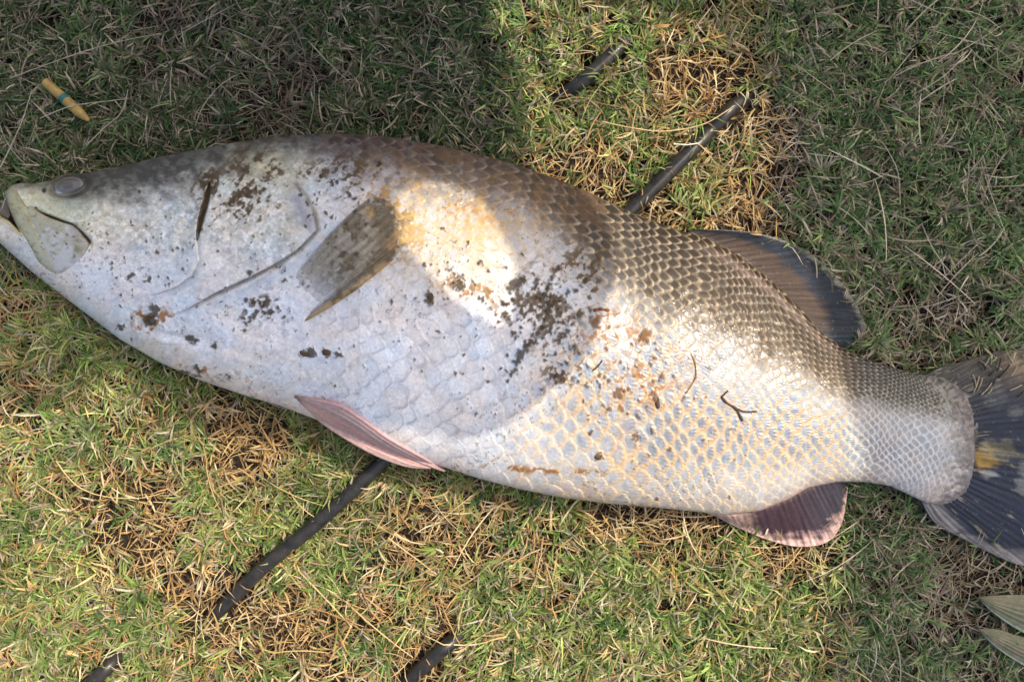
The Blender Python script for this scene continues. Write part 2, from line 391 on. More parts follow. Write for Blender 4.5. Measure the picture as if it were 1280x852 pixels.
    col = mixc(col, (.10, .085, .085), fe * .95); col = mixc(col, (.36, .30, .26), fe * sst(.54, .66, n3) * .45)
    col = mixc(col, (.16, .15, .14), sst(1165, 1200, x) * sst(.42, .60, n2) * .55)
    # eye socket
    er = np.hypot(((px - 86) * .98 + (py - 232.5) * -.20) / 21, ((px - 86) * .20 + (py - 232.5) * .98) / 12.5)
    dz -= .0045 * np.exp(-((er - 1.12) / .10) ** 2); dz += .0018 * np.exp(-((er - 1.38) / .16) ** 2)
    # bony undulations of the head
    dz += hd * sst(112, 160, px) * (.0085 * (fbm(px / 40 + 3, py / 28, 173, 3) - .5) + .0016 * (fbm(px / 9, py / 6, 174, 2) - .5))
    # ---------- relief lines of the head
    def near(x0, x1, y0, y1): return (px > x0) & (px < x1) & (py > y0) & (py < y1)
    m = near(225, 285, 215, 315)
    if m.any():
        d, s, t_ = polydist(px[m], py[m], PREOP); wd = 1.2 + 3.4 * np.sin(np.pi * np.clip(t_, 0, 1)) ** .7
        k = 1 - sst(wd * .55, wd * 1.15, d); dz[m] -= .007 * k
        col[m] = mixc(col[m], (.045, .03, .015), k); dz[m] += .0020 * np.exp(-(d / 9) ** 2) * (s > 0) * (d > wd)
    m = near(150, 275, 290, 400)
    if m.any():
        d, s, t_ = polydist(px[m], py[m], PREOP2); fade = 1 - sst(.6, 1, t_)
        dz[m] += fade * (.0055 * np.exp(-(d / 22) ** 2) * (s > 0) - .002 * np.exp(-(d / 3) ** 2) * (s <= 0))
        col[m] = mixc(col[m], (.70, .71, .72), np.exp(-((d - 2) / 2.6) ** 2) * (s > 0) * fade * .8)
        col[m] = mixc(col[m], (.40, .47, .58), np.exp(-((d - 4) / 4) ** 2) * (s <= 0) * fade * .5)
    m = near(170, 420, 205, 430)
    if m.any():
        d, s, t_ = polydist(px[m], py[m], GILL); fade = sst(0, .08, t_) * (1 - sst(.75, 1, t_)); up = t_ < .36
        dz[m] += fade * (.0060 * np.exp(-(d / 20) ** 2) * (s > 0) - .0045 * np.exp(-(d / 3.2) ** 2) * (s <= 0))
        col[m] = mixc(col[m], (.33, .32, .36), np.exp(-((d - 10) / 10) ** 2) * (s > 0) * up * .75 * sst(.02, .12, t_))
        col[m] = mixc(col[m], (.16, .15, .15), np.exp(-(d / 1.7) ** 2) * fade * (.35 + .7 * fbm(px[m] / 12, py[m] / 12, 190)))
        col[m] = mixc(col[m], (.45, .54, .64), np.exp(-((d - 14) / 9) ** 2) * (s <= 0) * fade * (~up) * .6)
        d, s, t_ = polydist(px[m], py[m], GILL2)
        dz[m] -= .0015 * np.exp(-(d / 2.5) ** 2)
        d, s, t_ = polydist(px[m], py[m], JAWL)
        dz[m] += -.0012 * np.exp(-(d / 3) ** 2)
        for pl, dp, wd_ in (([(112,300),(128,296),(150,300),(172,296),(205,300)], .0022, 4), ([(118,330),(150,340),(185,338),(215,325)], .0018, 5), ([(235,250),(232,280),(224,312),(205,340)], .0022, 5),
                           ([(290,300),(320,290),(352,284),(385,280)], .0022, 5), ([(300,320),(250,352),(205,372)], .0018, 4), ([(95,372),(150,400),(215,420),(300,430)], .0022, 6)):
            d, s, t_ = polydist(px[m], py[m], pl); e_ = np.sin(np.pi * np.clip(t_, 0, 1))
            dz[m] += -dp * np.exp(-(d / wd_) ** 2) * e_ + dp * .8 * np.exp(-((d - 1.8 * wd_) / wd_) ** 2) * e_ * (s > 0)
    m = near(-60, 130, 200, 420)
    if m.any():
        X, Y = px[m], py[m]
        ins = inpoly(X, Y, NOTCH); d, _, _ = polydist(X, Y, NOTCH + NOTCH[:1])
        k = np.where(ins, sst(0, 5, d + 2), 0)
        notch = (m, sst(-.5, 1.5, np.where(ins, d, -d))); dz[m] -= .05 * k; col[m] = mixc(col[m], (.030, .020, .010), sst(-.5, 1.5, np.where(ins, d, -d)))
        d, s, _ = polydist(X, Y, [(0,269),(12,277),(25,290)])
        col[m] = mixc(col[m], (.45, .36, .06), np.exp(-(d / 4) ** 2) * .8 * (~ins))
        d, s, _ = polydist(X, Y, [(38,262),(52,268),(66,273),(78,278),(90,282),(102,292),(111,302)])
        dz[m] -= .006 * np.exp(-(d / 3.4) ** 2); col[m] = mixc(col[m], (.05, .035, .018), 1 - sst(1.6, 4.2, d))
        # grey around the eye and nostril
        e = np.exp(-((X - 90) / 34) ** 2 - ((Y - 236) / 20) ** 2)
        col[m] = mixc(col[m], (.05, .048, .045), e * .95)
        e = np.hypot(X - 55, Y - 238) ; col[m] = mixc(col[m], (.05, .045, .04), 1 - sst(2, 4, e)); dz[m] -= .002 * (1 - sst(2, 4, e))
    # ---------- mud
    def G(cx, cy, rx, ry, ro=0):
        c, s = math.cos(ro), math.sin(ro); X = px - cx; Y = py - cy
        return np.exp(-((X * c + Y * s) / rx) ** 2 - ((-X * s + Y * c) / ry) ** 2)
    nm = fbm(px / 15, py / 15, 71, 5)
    nm2 = fbm((px * .64 - py * .77) / 26, (px * .77 + py * .64) / 8.5, 75, 4)
    es = sst(.75, .95, rho) * smask
    mud = np.zeros(px.shape)
    fields = [(305,250,38,26,0,.52,0),(330,205,34,22,.2,.42,0),(255,225,22,18,0,.4,0),(486,280,34,46,-.3,.66,1),(500,285,26,34,-.3,.45,0),(575,262,75,26,.1,.30,1),(590,360,45,16,.3,.42,1),(675,385,44,50,-.6,.42,0),(430,215,50,22,0,.45,0),
              (730,330,40,40,0,.35,0),(765,415,36,34,0,.30,1),(800,470,60,60,0,.22,1),(560,200,110,18,.15,.36,2),(720,250,60,28,.4,.7,2),(190,400,22,14,0,.75,1),(700,460,30,40,0,.3,0),(250,458,60,12,.3,.26,1),
              (300,235,60,45,0,.30,0),(640,584,50,5,.15,.34,1),(700,588,50,4,.05,.40,1),(330,385,40,22,0,.35,0)]
    for cx, cy, rx, ry, ro, st, kind in fields:
        g = G(cx, cy, rx, ry, ro) * st
        q_ = g + ((nm2 if kind == 0 else nm) - .5) * 1.7 + (fbm(px / 5, py / 5, 180, 3) - .5) * 1.3 + (n3 - .5) * .6 + es * .25
        k = sst(.40, .60, q_) * np.clip(g * 3, 0, 1)
        c = [(.070, .045, .020), (.26, .125, .035), (.085, .052, .032)][kind]
        col = mixc(col, np.array(c) * 2.2, sst(.18, .5, q_) * np.clip(g * 2.5, 0, 1) * .38)
        col = mixc(col, c, np.clip(k * (.45 + 1.0 * n2 * n3 * 2), 0, .92)); mud = np.maximum(mud, k)
    col = mixc(col, (.37, .285, .18), np.clip(G(555, 300, 105, 75) * (.25 + .9 * fbm(px / 18, py / 18, 186)), 0, 1) * .8)  # tan stain that also dims the sun patch by colour
    og = G(590, 290, 90, 55) + G(500, 270, 45, 45)
    col = mixc(col, (.62, .40, .13), np.clip(og, 0, 1) * np.clip(edge * .8 + .12 + .5 * sst(.5, .7, nm), 0, 1) * .62)
    spk = samp(px, py)
    wid = sst(.35, .6, fbm(px / 120, py / 120, 90))
    dark = mixc(np.ones(px.shape + (3,)) * np.array([.040, .026, .012]), (.22, .10, .028), sst(715, 760, px + 30 * (n1 - .5)) * .75)
    col = col * (1 - spk[..., None] * .9) + dark * (spk * .9)[..., None]
    fine = sst(.70, .80, fbm(px / 3.2, py / 3.2, 95, 2)) * sst(.50, .62, fbm(px / 55, py / 55, 96)) * .6 * (px < 900)
    col = mixc(col, (.12, .09, .06), fine)
    mud = np.maximum(mud, np.maximum(spk, fine))
    mud[notch[0]] = np.maximum(mud[notch[0]], notch[1] * 1.0)
    dz += .0016 * spk + .0006 * mud * nm
    rough = .37 - .05 * hd + .10 * (idn - .5) * smask + .36 * mud + .15 * D + .10 * (n2 - .5) + .05 * lines
    metal = np.clip(silver * .22 + .06 * D * smask, 0, 1) * (1 - mud)
    coat = (.32 + .25 * hd) * (1 - mud) * (1 - .8 * D)
    return dz, col, np.stack([rough, metal, coat], -1)

FISH = empty('fish', (0, 0, .012))
tag(FISH, 'huge dead silver fish with muddy flank lying on its side across the grass', 'fish')

nx, ntp, nb = 1250, 430, 26
xs = np.linspace(-36, 1219, nx)
th = np.linspace(-math.pi / 2, math.pi / 2, ntp)
Xg, TH = np.meshgrid(xs, th, indexing='ij'); V = np.sin(TH)
PX = Xg - bulge(V, Xg); PY = (top(Xg) + bot(Xg)) / 2 + V * (bot(Xg) - top(Xg)) / 2
zb = zcen(Xg) + thick(Xg) * prof(V)
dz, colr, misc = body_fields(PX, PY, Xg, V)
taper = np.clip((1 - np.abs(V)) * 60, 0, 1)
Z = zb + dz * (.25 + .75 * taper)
wx, wy = unproj(PX, PY, Z)
topv = np.stack([wx, wy, Z], -1)
thb = np.linspace(math.pi / 2, -math.pi / 2, nb + 2)[1:-1]
Xb, TB = np.meshgrid(xs, thb, indexing='ij'); Vb = np.sin(TB)
Zb = zcen(Xb) - thick(Xb) * .78 * prof(Vb)
bx_, by_ = unproj(Xb - bulge(Vb, Xb), (top(Xb) + bot(Xb)) / 2 + Vb * (bot(Xb) - top(Xb)) / 2, zcen(Xb))
botv = np.stack([bx_, by_, Zb], -1)
ring = np.concatenate([topv, botv], 1); nr = ring.shape[1]
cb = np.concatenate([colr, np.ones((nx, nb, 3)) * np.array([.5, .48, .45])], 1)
mb = np.concatenate([misc, np.ones((nx, nb, 3)) * np.array([.4, .1, .2])], 1)
idx = np.arange(nx * nr).reshape(nx, nr)
f1 = idx[:-1, :]; f2 = idx[1:, :]
faces = np.stack([f1, f2, np.roll(f2, -1, 1), np.roll(f1, -1, 1)], -1).reshape(-1, 4)
# end caps: fold the last rings to their own middle by a strip of quads
def cap(row, flip):
    q = []
    for k in range(nr // 2 - 1):
        a_, b2, c2, d2 = row[k], row[k + 1], row[nr - 2 - k], row[nr - 1 - k]
        q.append((a_, d2, c2, b2) if flip else (a_, b2, c2, d2))
    return np.array(q)
faces = np.concatenate([faces, cap(idx[0], False), cap(idx[-1], True)])
faces = faces[:, ::-1]
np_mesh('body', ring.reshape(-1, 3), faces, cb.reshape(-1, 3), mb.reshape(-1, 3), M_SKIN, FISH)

# ------------------------------------------------------------------ patches: jaws and fins
def resamp(pts, n):
    """smooth resampling by matched index (Catmull-Rom)"""
    p = np.array(pts, float); m = len(p); t = np.linspace(0, m - 1, n); i = np.clip(t.astype(int), 0, m - 2); f = (t - i)[:, None]
    g = lambda k: p[np.clip(k, 0, m - 1)]
    p0, p1, p2, p3 = g(i - 1), g(i), g(i + 1), g(i + 2)
    return .5 * ((2 * p1) + (-p0 + p2) * f + (2 * p0 - 5 * p1 + 4 * p2 - p3) * f ** 2 + (-p0 + 3 * p1 - 3 * p2 + p3) * f ** 3)

def patch(name, A, B, zf, cf, nu, nv, mat, thickf, misc=None, bow=None):
    """sheet between line A and line B with real thickness; s runs along the lines, t from A to B"""
    a = resamp(A, nu); b2 = resamp(B, nu)
    s, t = np.meshgrid(np.linspace(0, 1, nu), np.linspace(0, 1, nv), indexing='ij')
    px = a[:, None, 0] * (1 - t) + b2[:, None, 0] * t; py = a[:, None, 1] * (1 - t) + b2[:, None, 1] * t
    if bow is not None: dx_, dy_ = bow(s, t); px = px + dx_; py = py + dy_
    z = zf(px, py, s, t); tk = thickf(s, t)
    ux, uy = unproj(px, py, z)
    up = np.stack([ux, uy, z], -1); dn = np.stack([ux, uy, z - tk], -1)
    col = cf(px, py, s, t); N = nu * nv; id_ = np.arange(N).reshape(nu, nv)
    q = np.stack([id_[:-1, :-1], id_[1:, :-1], id_[1:, 1:], id_[:-1, 1:]], -1).reshape(-1, 4)
    per = np.concatenate([id_[:, 0], id_[-1, 1:], id_[-2::-1, -1], id_[0, -2:0:-1]])
    p2 = np.roll(per, -1)
    side = np.stack([per, per + N, p2 + N, p2], -1)
    fc = np.concatenate([q, q[:, ::-1] + N, side])
    cross = (a[-1, 0] - a[0, 0]) * (b2[nu // 2, 1] - a[nu // 2, 1]) - (a[-1, 1] - a[0, 1]) * (b2[nu // 2, 0] - a[nu // 2, 0])
    if cross > 0: fc = fc[:, ::-1]
    cc = np.concatenate([col.reshape(-1, col.shape[-1])] * 2)
    ms = None
    if misc is not None: ms = np.tile(np.array(misc, float), (2 * N, 1))
    return np_mesh(name, np.concatenate([up.reshape(-1, 3), dn.reshape(-1, 3)]), fc, cc, ms, mat, FISH)

def base_col(px, c): return np.ones(px.shape + (3,)) * np.array(c)
def jaw_z(off):
    def f(px, py, s, t):
        z, v = surf0(px, py); r = np.clip(1 - np.abs(2 * t - 1) ** 3.5, 0, 1) ** .6
        r2 = sst(0, .06, s) * (1 - sst(.94, 1, s)) * .7 + .3
        return z - .0018 + (off * .8 + .0018) * r * r2 + .0010 * (fbm(px / 8, py / 8, 7) - .5)
    return f
def jaw_c(a, b2):
    def f(px, py, s, t):
        nn = fbm(px / 12, py / 12, 51); c = mixc(base_col(px, a), b2, sst(.35, .65, nn + .5 * (s - .5)))
        c = mixc(c, (.13, .11, .06), samp(px, py) * .85)
        c = mixc(c, (.22, .19, .10), sst(.62, .74, fbm(px / 5, py / 5, 52)) * .6)
        c = mixc(c, (.17, .13, .05), sst(.35, .6, fbm(px / 9, py / 9, 58)) * sst(.55, 1, t) * .5)
        return mixc(c, (.07, .05, .022), sst(.86, 1.0, np.abs(2 * t - 1)) * .85)
    return f
ME_L = [(5,240),(11,258),(19,277),(26,291),(37,309),(47,327),(57,336),(69,343)]
ME_R = [(18,232),(26,246),(35,260),(41,274),(48,290),(55,306),(62,321),(71,336)]
patch('upper_jaw', ME_L, ME_R, jaw_z(.0045), jaw_c((.40, .39, .24), (.45, .45, .34)), 110, 26, M_SKIN, lambda s, t: .008 + 0 * s, (.4, .05, .4))
PL_R = [(39,257),(56,269),(76,277),(92,282),(104,294),(112,305),(110,314),(100,326),(87,336),(71,344)]
PL_L = [(31,258),(34,269),(38,279),(42,289),(46,298),(50,307),(54,315),(58,323),(62,331),(67,341)]
patch('cheek_plate', PL_L, PL_R, jaw_z(.0042), jaw_c((.42, .40, .28), (.55, .55, .54)), 110, 60, M_SKIN, lambda s, t: .008 + 0 * s, (.38, .1, .4))

# eye
ey_n, ey_m = 72, 34
u, r = np.meshgrid(np.linspace(0, 2 * np.pi, ey_n, endpoint=False), np.linspace(0, 1, ey_m), indexing='ij')
ca, sa = math.cos(-.20), math.sin(-.20)
ex = 21 * r * np.cos(u); ey = 12.5 * r * np.sin(u)
epx = 86 + ex * ca - ey * sa; epy = 232.5 + ex * sa + ey * ca
z0, _ = surf0(epx, np.maximum(epy, top(epx) + 1.5)); zc0 = surf0(np.array([86.]), np.array([234.]))[0][0]
zz = z0 * .55 + zc0 * .45 + .0055 * np.sqrt(np.clip(1 - r ** 2.2, 0, 1)) - .002 - .008 * sst(.9, 1.0, r)
X_, Y_ = unproj(epx, epy, zz)
ec = np.ones(r.shape + (3,)) * np.array([.11, .10, .092])
ec = mixc(ec, (.17, .10, .055), (1 - sst(.35, .6, r)) * sst(.4, .6, fbm(epx / 5, epy / 5, 3)) * .8)
ec = mixc(ec, (.10, .10, .11), np.exp(-((r - .62) / .10) ** 2) * .7)
ec = mixc(ec, (.025, .024, .026), (1 - sst(.28, .36, np.hypot(r * np.cos(u) + .05, r * np.sin(u) + .05))) * .6)
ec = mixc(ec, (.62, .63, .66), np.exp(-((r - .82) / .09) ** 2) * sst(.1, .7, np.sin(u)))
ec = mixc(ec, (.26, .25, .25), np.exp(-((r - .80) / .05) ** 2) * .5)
ec = mixc(ec, (.09, .09, .09), sst(.90, .97, r))
vv = np.stack([X_, Y_, zz], -1).reshape(-1, 3); id_ = np.arange(ey_n * ey_m).reshape(ey_n, ey_m)
i2 = np.roll(id_, -1, 0)
fc = np.stack([id_[:, :-1], id_[:, 1:], i2[:, 1:], i2[:, :-1]], -1).reshape(-1, 4)
np_mesh('eye', vv, fc[:, ::-1] if False else fc, ec.reshape(-1, 3), None, M_EYE, FISH)

def raywave(s, nrays, px, py, w=.35):
    ph = s * nrays + w * (fbm(px / 30, py / 30, 33) - .5)
    return .5 + .5 * np.cos(2 * np.pi * ph) * (.4 + .6 * vn(s * nrays * .5, s * 0, 3))
def streak(s, t, f=90, seed=150): return fbm(s * f, t * 3.2, seed, 3)

# dorsal fin
def z_fin(z0, z1, amp, nrays, und=.004):
    def f(px, py, s, t):
        return z0 * (1 - sst(0, 1, t)) + z1 * sst(0, 1, t) + amp * (raywave(s, nrays, px, py) - .5) * sst(0, .1, t) * (1 - .6 * t) + und * (fbm(px / 35, py / 35, 15) - .5) * 2 * t
    return f
def c_dorsal(px, py, s, t):
    rw = raywave(s, 26, px, py); n1 = fbm(px / 22, py / 6, 81); n2 = fbm(px / 3, py / 3, 82, 2)
    c = base_col(px, (.060, .040, .031))
    c = mixc(c, (.045, .035, .034), 1 - sst(.05, .3, s))
    c = mixc(c, (.014, .020, .032), sst(.42, .62, t + .25 * (n1 - .5) + .25 * sst(.6, 1, s)) * (1 - sst(.90, .97, t)))
    c = mixc(c, (.03, .04, .05), sst(.72, .95, s) * .7)
    c = mixc(c, (.17, .165, .14), sst(.88, .98, t + .1 * (n1 - .5)))
    c = mixc(c, (.21, .15, .13), (1 - sst(.02, .14, t)) * .7)
    c = c * (.86 + .22 * rw)[..., None] * (.35 + 1.25 * streak(s, t))[..., None]
    return mixc(c, (.25, .24, .22), sst(.80, .90, n2) * .35)
DA = [(862,290),(884,302),(914,320),(944,343),(968,364),(993,388),(1018,416),(1036,434)]
DB = [(872,286),(945,291),(1000,309),(1034,335),(1060,364),(1077,393),(1081,417),(1058,436)]
patch('dorsal_fin', DA, DB, z_fin(.056, .026, .0009, 26), c_dorsal, 260, 110, M_FIN, lambda s, t: .006 * (1 - t) + .0016)
def c_anal(px, py, s, t):
    rw = raywave(s, 24, px, py); n1 = fbm(px / 18, py / 6, 83)
    c = base_col(px, (.046, .026, .034))
    c = mixc(c, (.04, .034, .045), sst(.5, .8, s))
    c = mixc(c, (.50, .33, .27), 1 - sst(.14, .34, s + .15 * (n1 - .5)))
    c = mixc(c, (.52, .34, .30), sst(.70, .95, t + .30 * (n1 - .5) - .10 * sst(.75, 1, s) + .15 * (streak(s, t, 70) - .5)))
    c = mixc(c, (.30, .17, .13), (1 - sst(.0, .16, t)) * .5)
    return c * (.88 + .2 * rw)[..., None] * (.45 + 1.05 * streak(s, t, 70))[..., None]
AA = [(880,640),(915,641),(948,634),(978,622),(1002,608),(1024,600),(1048,598)]
AB = [(892,644),(925,660),(962,675),(1000,683),(1034,677),(1052,654),(1060,610)]
patch('anal_fin', AA, AB, z_fin(.048, .028, .0009, 24), c_anal, 220, 90, M_FIN, lambda s, t: .005 * (1 - t) + .0018)
def c_tail(px, py, s, t):
    rw = raywave(s, 42, px, py, .6); n1 = fbm(px / 40, py / 9, 84); n2 = fbm(px / 16, py / 16, 85); n3 = fbm(px / 3, py / 3, 86, 2)
    c = base_col(px, (.016, .024, .044))
    c = mixc(c, (.075, .070, .055), np.exp(-((py - 450) / 42) ** 2) * .95)
    c = mixc(c, (.30, .22, .14), np.exp(-((px - 1275) / 22) ** 2 - ((py - 450) / 22) ** 2) * .8)
    c = mixc(c, (.20, .19, .19), sst(-18, -4, py - np.interp(px, [1160,1200,1240,1290], [628,668,693,706]) + 12 * (n1 - .5)) * .9)
    st_ = streak(s, t, 60, 155)
    def pt(cx, cy, rx, ry): return sst(.25, .75, np.exp(-((px - cx) / rx) ** 2 - ((py - cy) / ry) ** 2) + .9 * (n2 - .5) + 1.0 * (st_ - .5)) * .75
    c = mixc(c, (.50, .30, .04), pt(1230, 574, 17, 15) * .7)
    c = mixc(c, (.24, .22, .12), pt(1247, 562, 26, 14) * .5)
    c = mixc(c, (.34, .35, .33), pt(1236, 592, 12, 7) * .7)
    c = mixc(c, (.28, .29, .27), pt(1281, 600, 11, 26) * .6)
    c = mixc(c, (.19, .19, .18), pt(1272, 515, 16, 9) * .5)
    c = mixc(c, (.14, .15, .16), pt(1245, 500, 14, 16) * .3)
    c = mixc(c, (.25, .23, .21), (1 - sst(0, .10, t)) * .6)
    c = mixc(c, (.35, .30, .22), np.exp(-((py - 566 - .12 * (px - 1240)) / 1.3) ** 2) * (px > 1236) * .8)
    c = c * (.86 + .22 * rw)[..., None] * (.25 + 1.4 * streak(s, t, 130))[..., None]
    c = mixc(c, (.40, .37, .32), (1 - sst(.02, .12, t + .12 * (n1 - .5))) * sst(.48, .60, n3) * .7)
    return mixc(c, (.20, .20, .20), sst(.78, .86, n3) * .4)
TA = [(1156,470),(1182,478),(1197,494),(1206,520),(1209,548),(1204,580),(1190,604),(1172,620),(1152,624)]
TB_ = [(1196,454),(1258,438),(1308,448),(1338,490),(1348,550),(1342,615),(1318,675),(1282,707),(1196,669)]
patch('caudal_fin', TA, TB_, z_fin(.033, .027, .0008, 42, .003), c_tail, 420, 150, M_FIN, lambda s, t: .008 * (1 - t) + .002,
      bow=lambda s, t: (-6 * np.sin(np.pi * t) * sst(.85, 1, s), 5 * np.sin(np.pi * t) * sst(.88, 1, s) - 3 * np.sin(np.pi * t) * (1 - sst(0, .12, s))))
# pelvic fins: rays run lengthwise
def z_pelv(off):
    def f(px, py, s, t):
        z, v = surf0(px, np.minimum(py, bot(px) - .5)); r = np.clip(1 - np.abs(2 * t - 1) ** 3, 0, 1) ** .6
        return z - .002 + off * r + .0005 * np.cos(2 * np.pi * 4 * t) * sst(.1, .3, s)
    return f
def c_pelv(c0, c1):
    def f(px, py, s, t):
        c = mixc(base_col(px, c0), c1, sst(.25, .9, t + .3 * (fbm(px / 12, py / 12, 5) - .5)))
        c = c * (.82 + .34 * fbm(t * 9, s * 4, 160, 3))[..., None]
        c = mixc(c, (.10, .06, .06), np.exp(-(s / .06) ** 2) * .8)
        return mixc(c, (.14, .08, .06), samp(px, py))
    return f
patch('pelvic_fin', [(370,496),(408,505),(444,521),(480,545),(514,567),(540,583)], [(372,500),(394,523),(430,548),(468,569),(506,583),(538,586)], z_pelv(.005),
      c_pelv((.52, .27, .26), (.58, .38, .33)), 180, 26, M_FIN, lambda s, t: .005 + 0 * s)
patch('pelvic_fin', [(368,494),(421,502),(452,519),(489,546),(530,570),(557,589)], [(368,497),(402,513),(438,532),(474,556),(510,574),(553,589)], z_pelv(.0085),
      c_pelv((.46, .30, .30), (.50, .37, .34)), 180, 26, M_FIN, lambda s, t: .006 + 0 * s)
# pectoral fin
def z_pect(px, py, s, t):
    z, v = surf0(px, py)
    return z + .0008 + .0045 * np.sin(np.pi * np.clip(t, 0, 1)) ** .7 * (1 - .5 * s) + .0013 * raywave(s, 11, px, py, .2) * sst(.1, .3, t) * (1 - .5 * t) + .002 * sst(.86, .95, s) - .003 * sst(.9, 1, t)
def c_pect(px, py, s, t):
    rw = raywave(s, 11, px, py, .2); nm = fbm(px / 14, py / 14, 71, 5); n2 = fbm(px / 5, py / 5, 72, 3)
    c = base_col(px, (.31, .285, .23))
    c = mixc(c, (.23, .19, .12), sst(.2, .7, s) * .4)
    c = mixc(c, (.50, .515, .54), np.exp(-((px - 388) / 24) ** 2 - ((py - 362) / 18) ** 2))
    c = mixc(c, (.45, .42, .40), sst(.6, .9, t) * sst(.3, .5, s) * (1 - sst(.8, .9, s)) * .6)
    c = mixc(c, (.45, .30, .14), sst(.86, .93, s) * .8)
    k = sst(.36, .60, nm * 1.3 + .5 * (1 - t) - .45 + .5 * (n2 - .5))
    c = mixc(c, (.10, .07, .035), k * .6); c = mixc(c, (.06, .04, .02), samp(px, py) * .8)
    c = mixc(c, (.40, .22, .06), (1 - sst(.0, .14, t + .9 * (nm - .5))) * .5)
    c = mixc(c, (.10, .075, .045), np.exp(-((px - 478) / 10) ** 2 - ((py - 300) / 26) ** 2) * .6)
    c = mixc(c, (.09, .06, .03), sst(.74, .79, s) * (1 - sst(.84, .88, s)) * .6)
    c = mixc(c, (.12, .08, .035), sst(.60, .70, n2) * .7 * sst(.3, .5, nm))
    c = c * (.82 + .3 * rw)[..., None]
    al = .92 - .75 * sst(.35, .95, t + .25 * (n2 - .5)) * (1 - .35 * rw) * (1 - .8 * sst(.80, .9, s)); al = al * sst(-.08, .14, t + .25 * (n2 - .5)) * (.45 + .55 * sst(0, .10, s))
    return np.concatenate([c, al[..., None]], -1)
patch('pectoral_fin', [(467,243),(486,252),(500,268),(506,286),(503,304),(492,324)], [(371,340),(366,352),(382,368),(394,382),(384,392),(379,403)], z_pect, c_pect, 200, 140, M_FIN,
      lambda s, t: .003 + 0 * s, bow=lambda s, t: (0 * s, 5 * np.sin(np.pi * t) * sst(.8, 1, s) - 7 * np.sin(np.pi * t) * (1 - sst(0, .2, s))))

# ------------------------------------------------------------------ ground
def gz(x, y): return .010 * (fbm(x * 5 + 40, y * 5 + 40, 101, 3) - .5) + .006 * (fbm(x * 22 + 9, y * 22 + 7, 102, 2) - .5) - .002
gx = np.concatenate([[-100, -30, -8, -3], np.linspace(-1.5, 1.5, 240), [3, 8, 30, 100]])
gX, gY = np.meshgrid(gx, gx, indexing='ij'); gZ = gz(gX, gY); gid = np.arange(gX.size).reshape(gX.shape)
gf = np.stack([gid[:-1, :-1], gid[1:, :-1], gid[1:, 1:], gid[:-1, 1:]], -1).reshape(-1, 4)
tag(np_mesh('ground', np.stack([gX, gY, gZ], -1).reshape(-1, 3), gf, mat=M_SOIL), kind='structure')

# ------------------------------------------------------------------ hoses
def tube(name, pts, rad, mat, seg=14, parent=None, n=60, wob=0.0, rfun=None):
    P = resamp(pts, n); T = np.gradient(P, axis=0); T /= np.linalg.norm(T, axis=1)[:, None]
    up = np.array([0, 0, 1.0]); Sd = np.cross(T, up); Sd /= np.linalg.norm(Sd, axis=1)[:, None] + 1e-9; Up = np.cross(Sd, T)
    a = np.linspace(0, 2 * np.pi, seg, endpoint=False)
    rr = np.ones(n) * rad if rfun is None else rad * rfun(np.linspace(0, 1, n))
    ring_ = P[:, None, :] + rr[:, None, None] * (np.cos(a)[None, :, None] * Sd[:, None, :] + np.sin(a)[None, :, None] * Up[:, None, :])
    if wob: ring_ += wob * (RNG.random(ring_.shape) - .5)
    V_ = np.concatenate([ring_.reshape(-1, 3), P[:1], P[-1:]])
    id_ = np.arange(n * seg).reshape(n, seg); i2 = np.roll(id_, -1, 1)
    q = np.stack([id_[:-1], i2[:-1], i2[1:], id_[1:]], -1).reshape(-1, 4)
    c0 = np.stack([np.full(seg, n * seg), i2[0], id_[0], np.full(seg, n * seg)], -1)
    c1 = np.stack([np.full(seg, n * seg + 1), id_[-1], i2[-1], np.full(seg, n * seg + 1)], -1)
    me = bpy.data.meshes.new(name)
    fl = [tuple(map(int, f)) for f in q] + [tuple(map(int, f[:3])) for f in c0] + [tuple(map(int, f[:3])) for f in c1]
    me.from_pydata([tuple(map(float, v_)) for v_ in V_], [], fl); me.update()
    me.polygons.foreach_set('use_smooth', [True] * len(me.polygons)); me.materials.append(mat)
    o = bpy.data.objects.new(name, me); C.objects.link(o)
    if parent: o.parent = parent; o.matrix_parent_inverse = Matrix.Translation(-parent.location)
    return o
def wpt(px, py, z): x, y = unproj(px, py, z); return (x, y, z)
HOSES = []
def hose(pxs, label):
    pts = [wpt(p[0], p[1], p[2] + (.005 if p[2] > 0 else .012)) for p in pxs]
    o = tube('irrigation_hose', pts, .0088, M_HOSE, 20, n=90)
    tag(o, label, 'hose', 'black hoses in the grass'); HOSES.append(resamp(pts, 60)); return o
hose([(245,790,-.02),(285,752,.010),(330,708,.022),(400,650,.024),(480,575,.022),(560,492,.014),(640,412,.012),(720,335,.014),(790,262,.022),(866,186,.023),(888,163,.015),(912,138,.018),(945,112,-.02)],
     'long black hose running diagonally under the fish from belly to back')
hose([(690,128,-.01),(722,106,.020),(750,82,.023),(775,59,.020),(800,38,-.01)], 'short exposed length of black hose near the top edge in sunlit grass')
hose([(500,858,-.01),(524,838,.018),(543,820,.022),(562,804,.020),(585,786,-.01)], 'short exposed length of black hose at the bottom edge, right of the long hose')
hose([(92,880,.014),(118,850,.022),(136,832,.020),(155,815,-.01)], 'tip of a black hose poking out at the lower left corner')

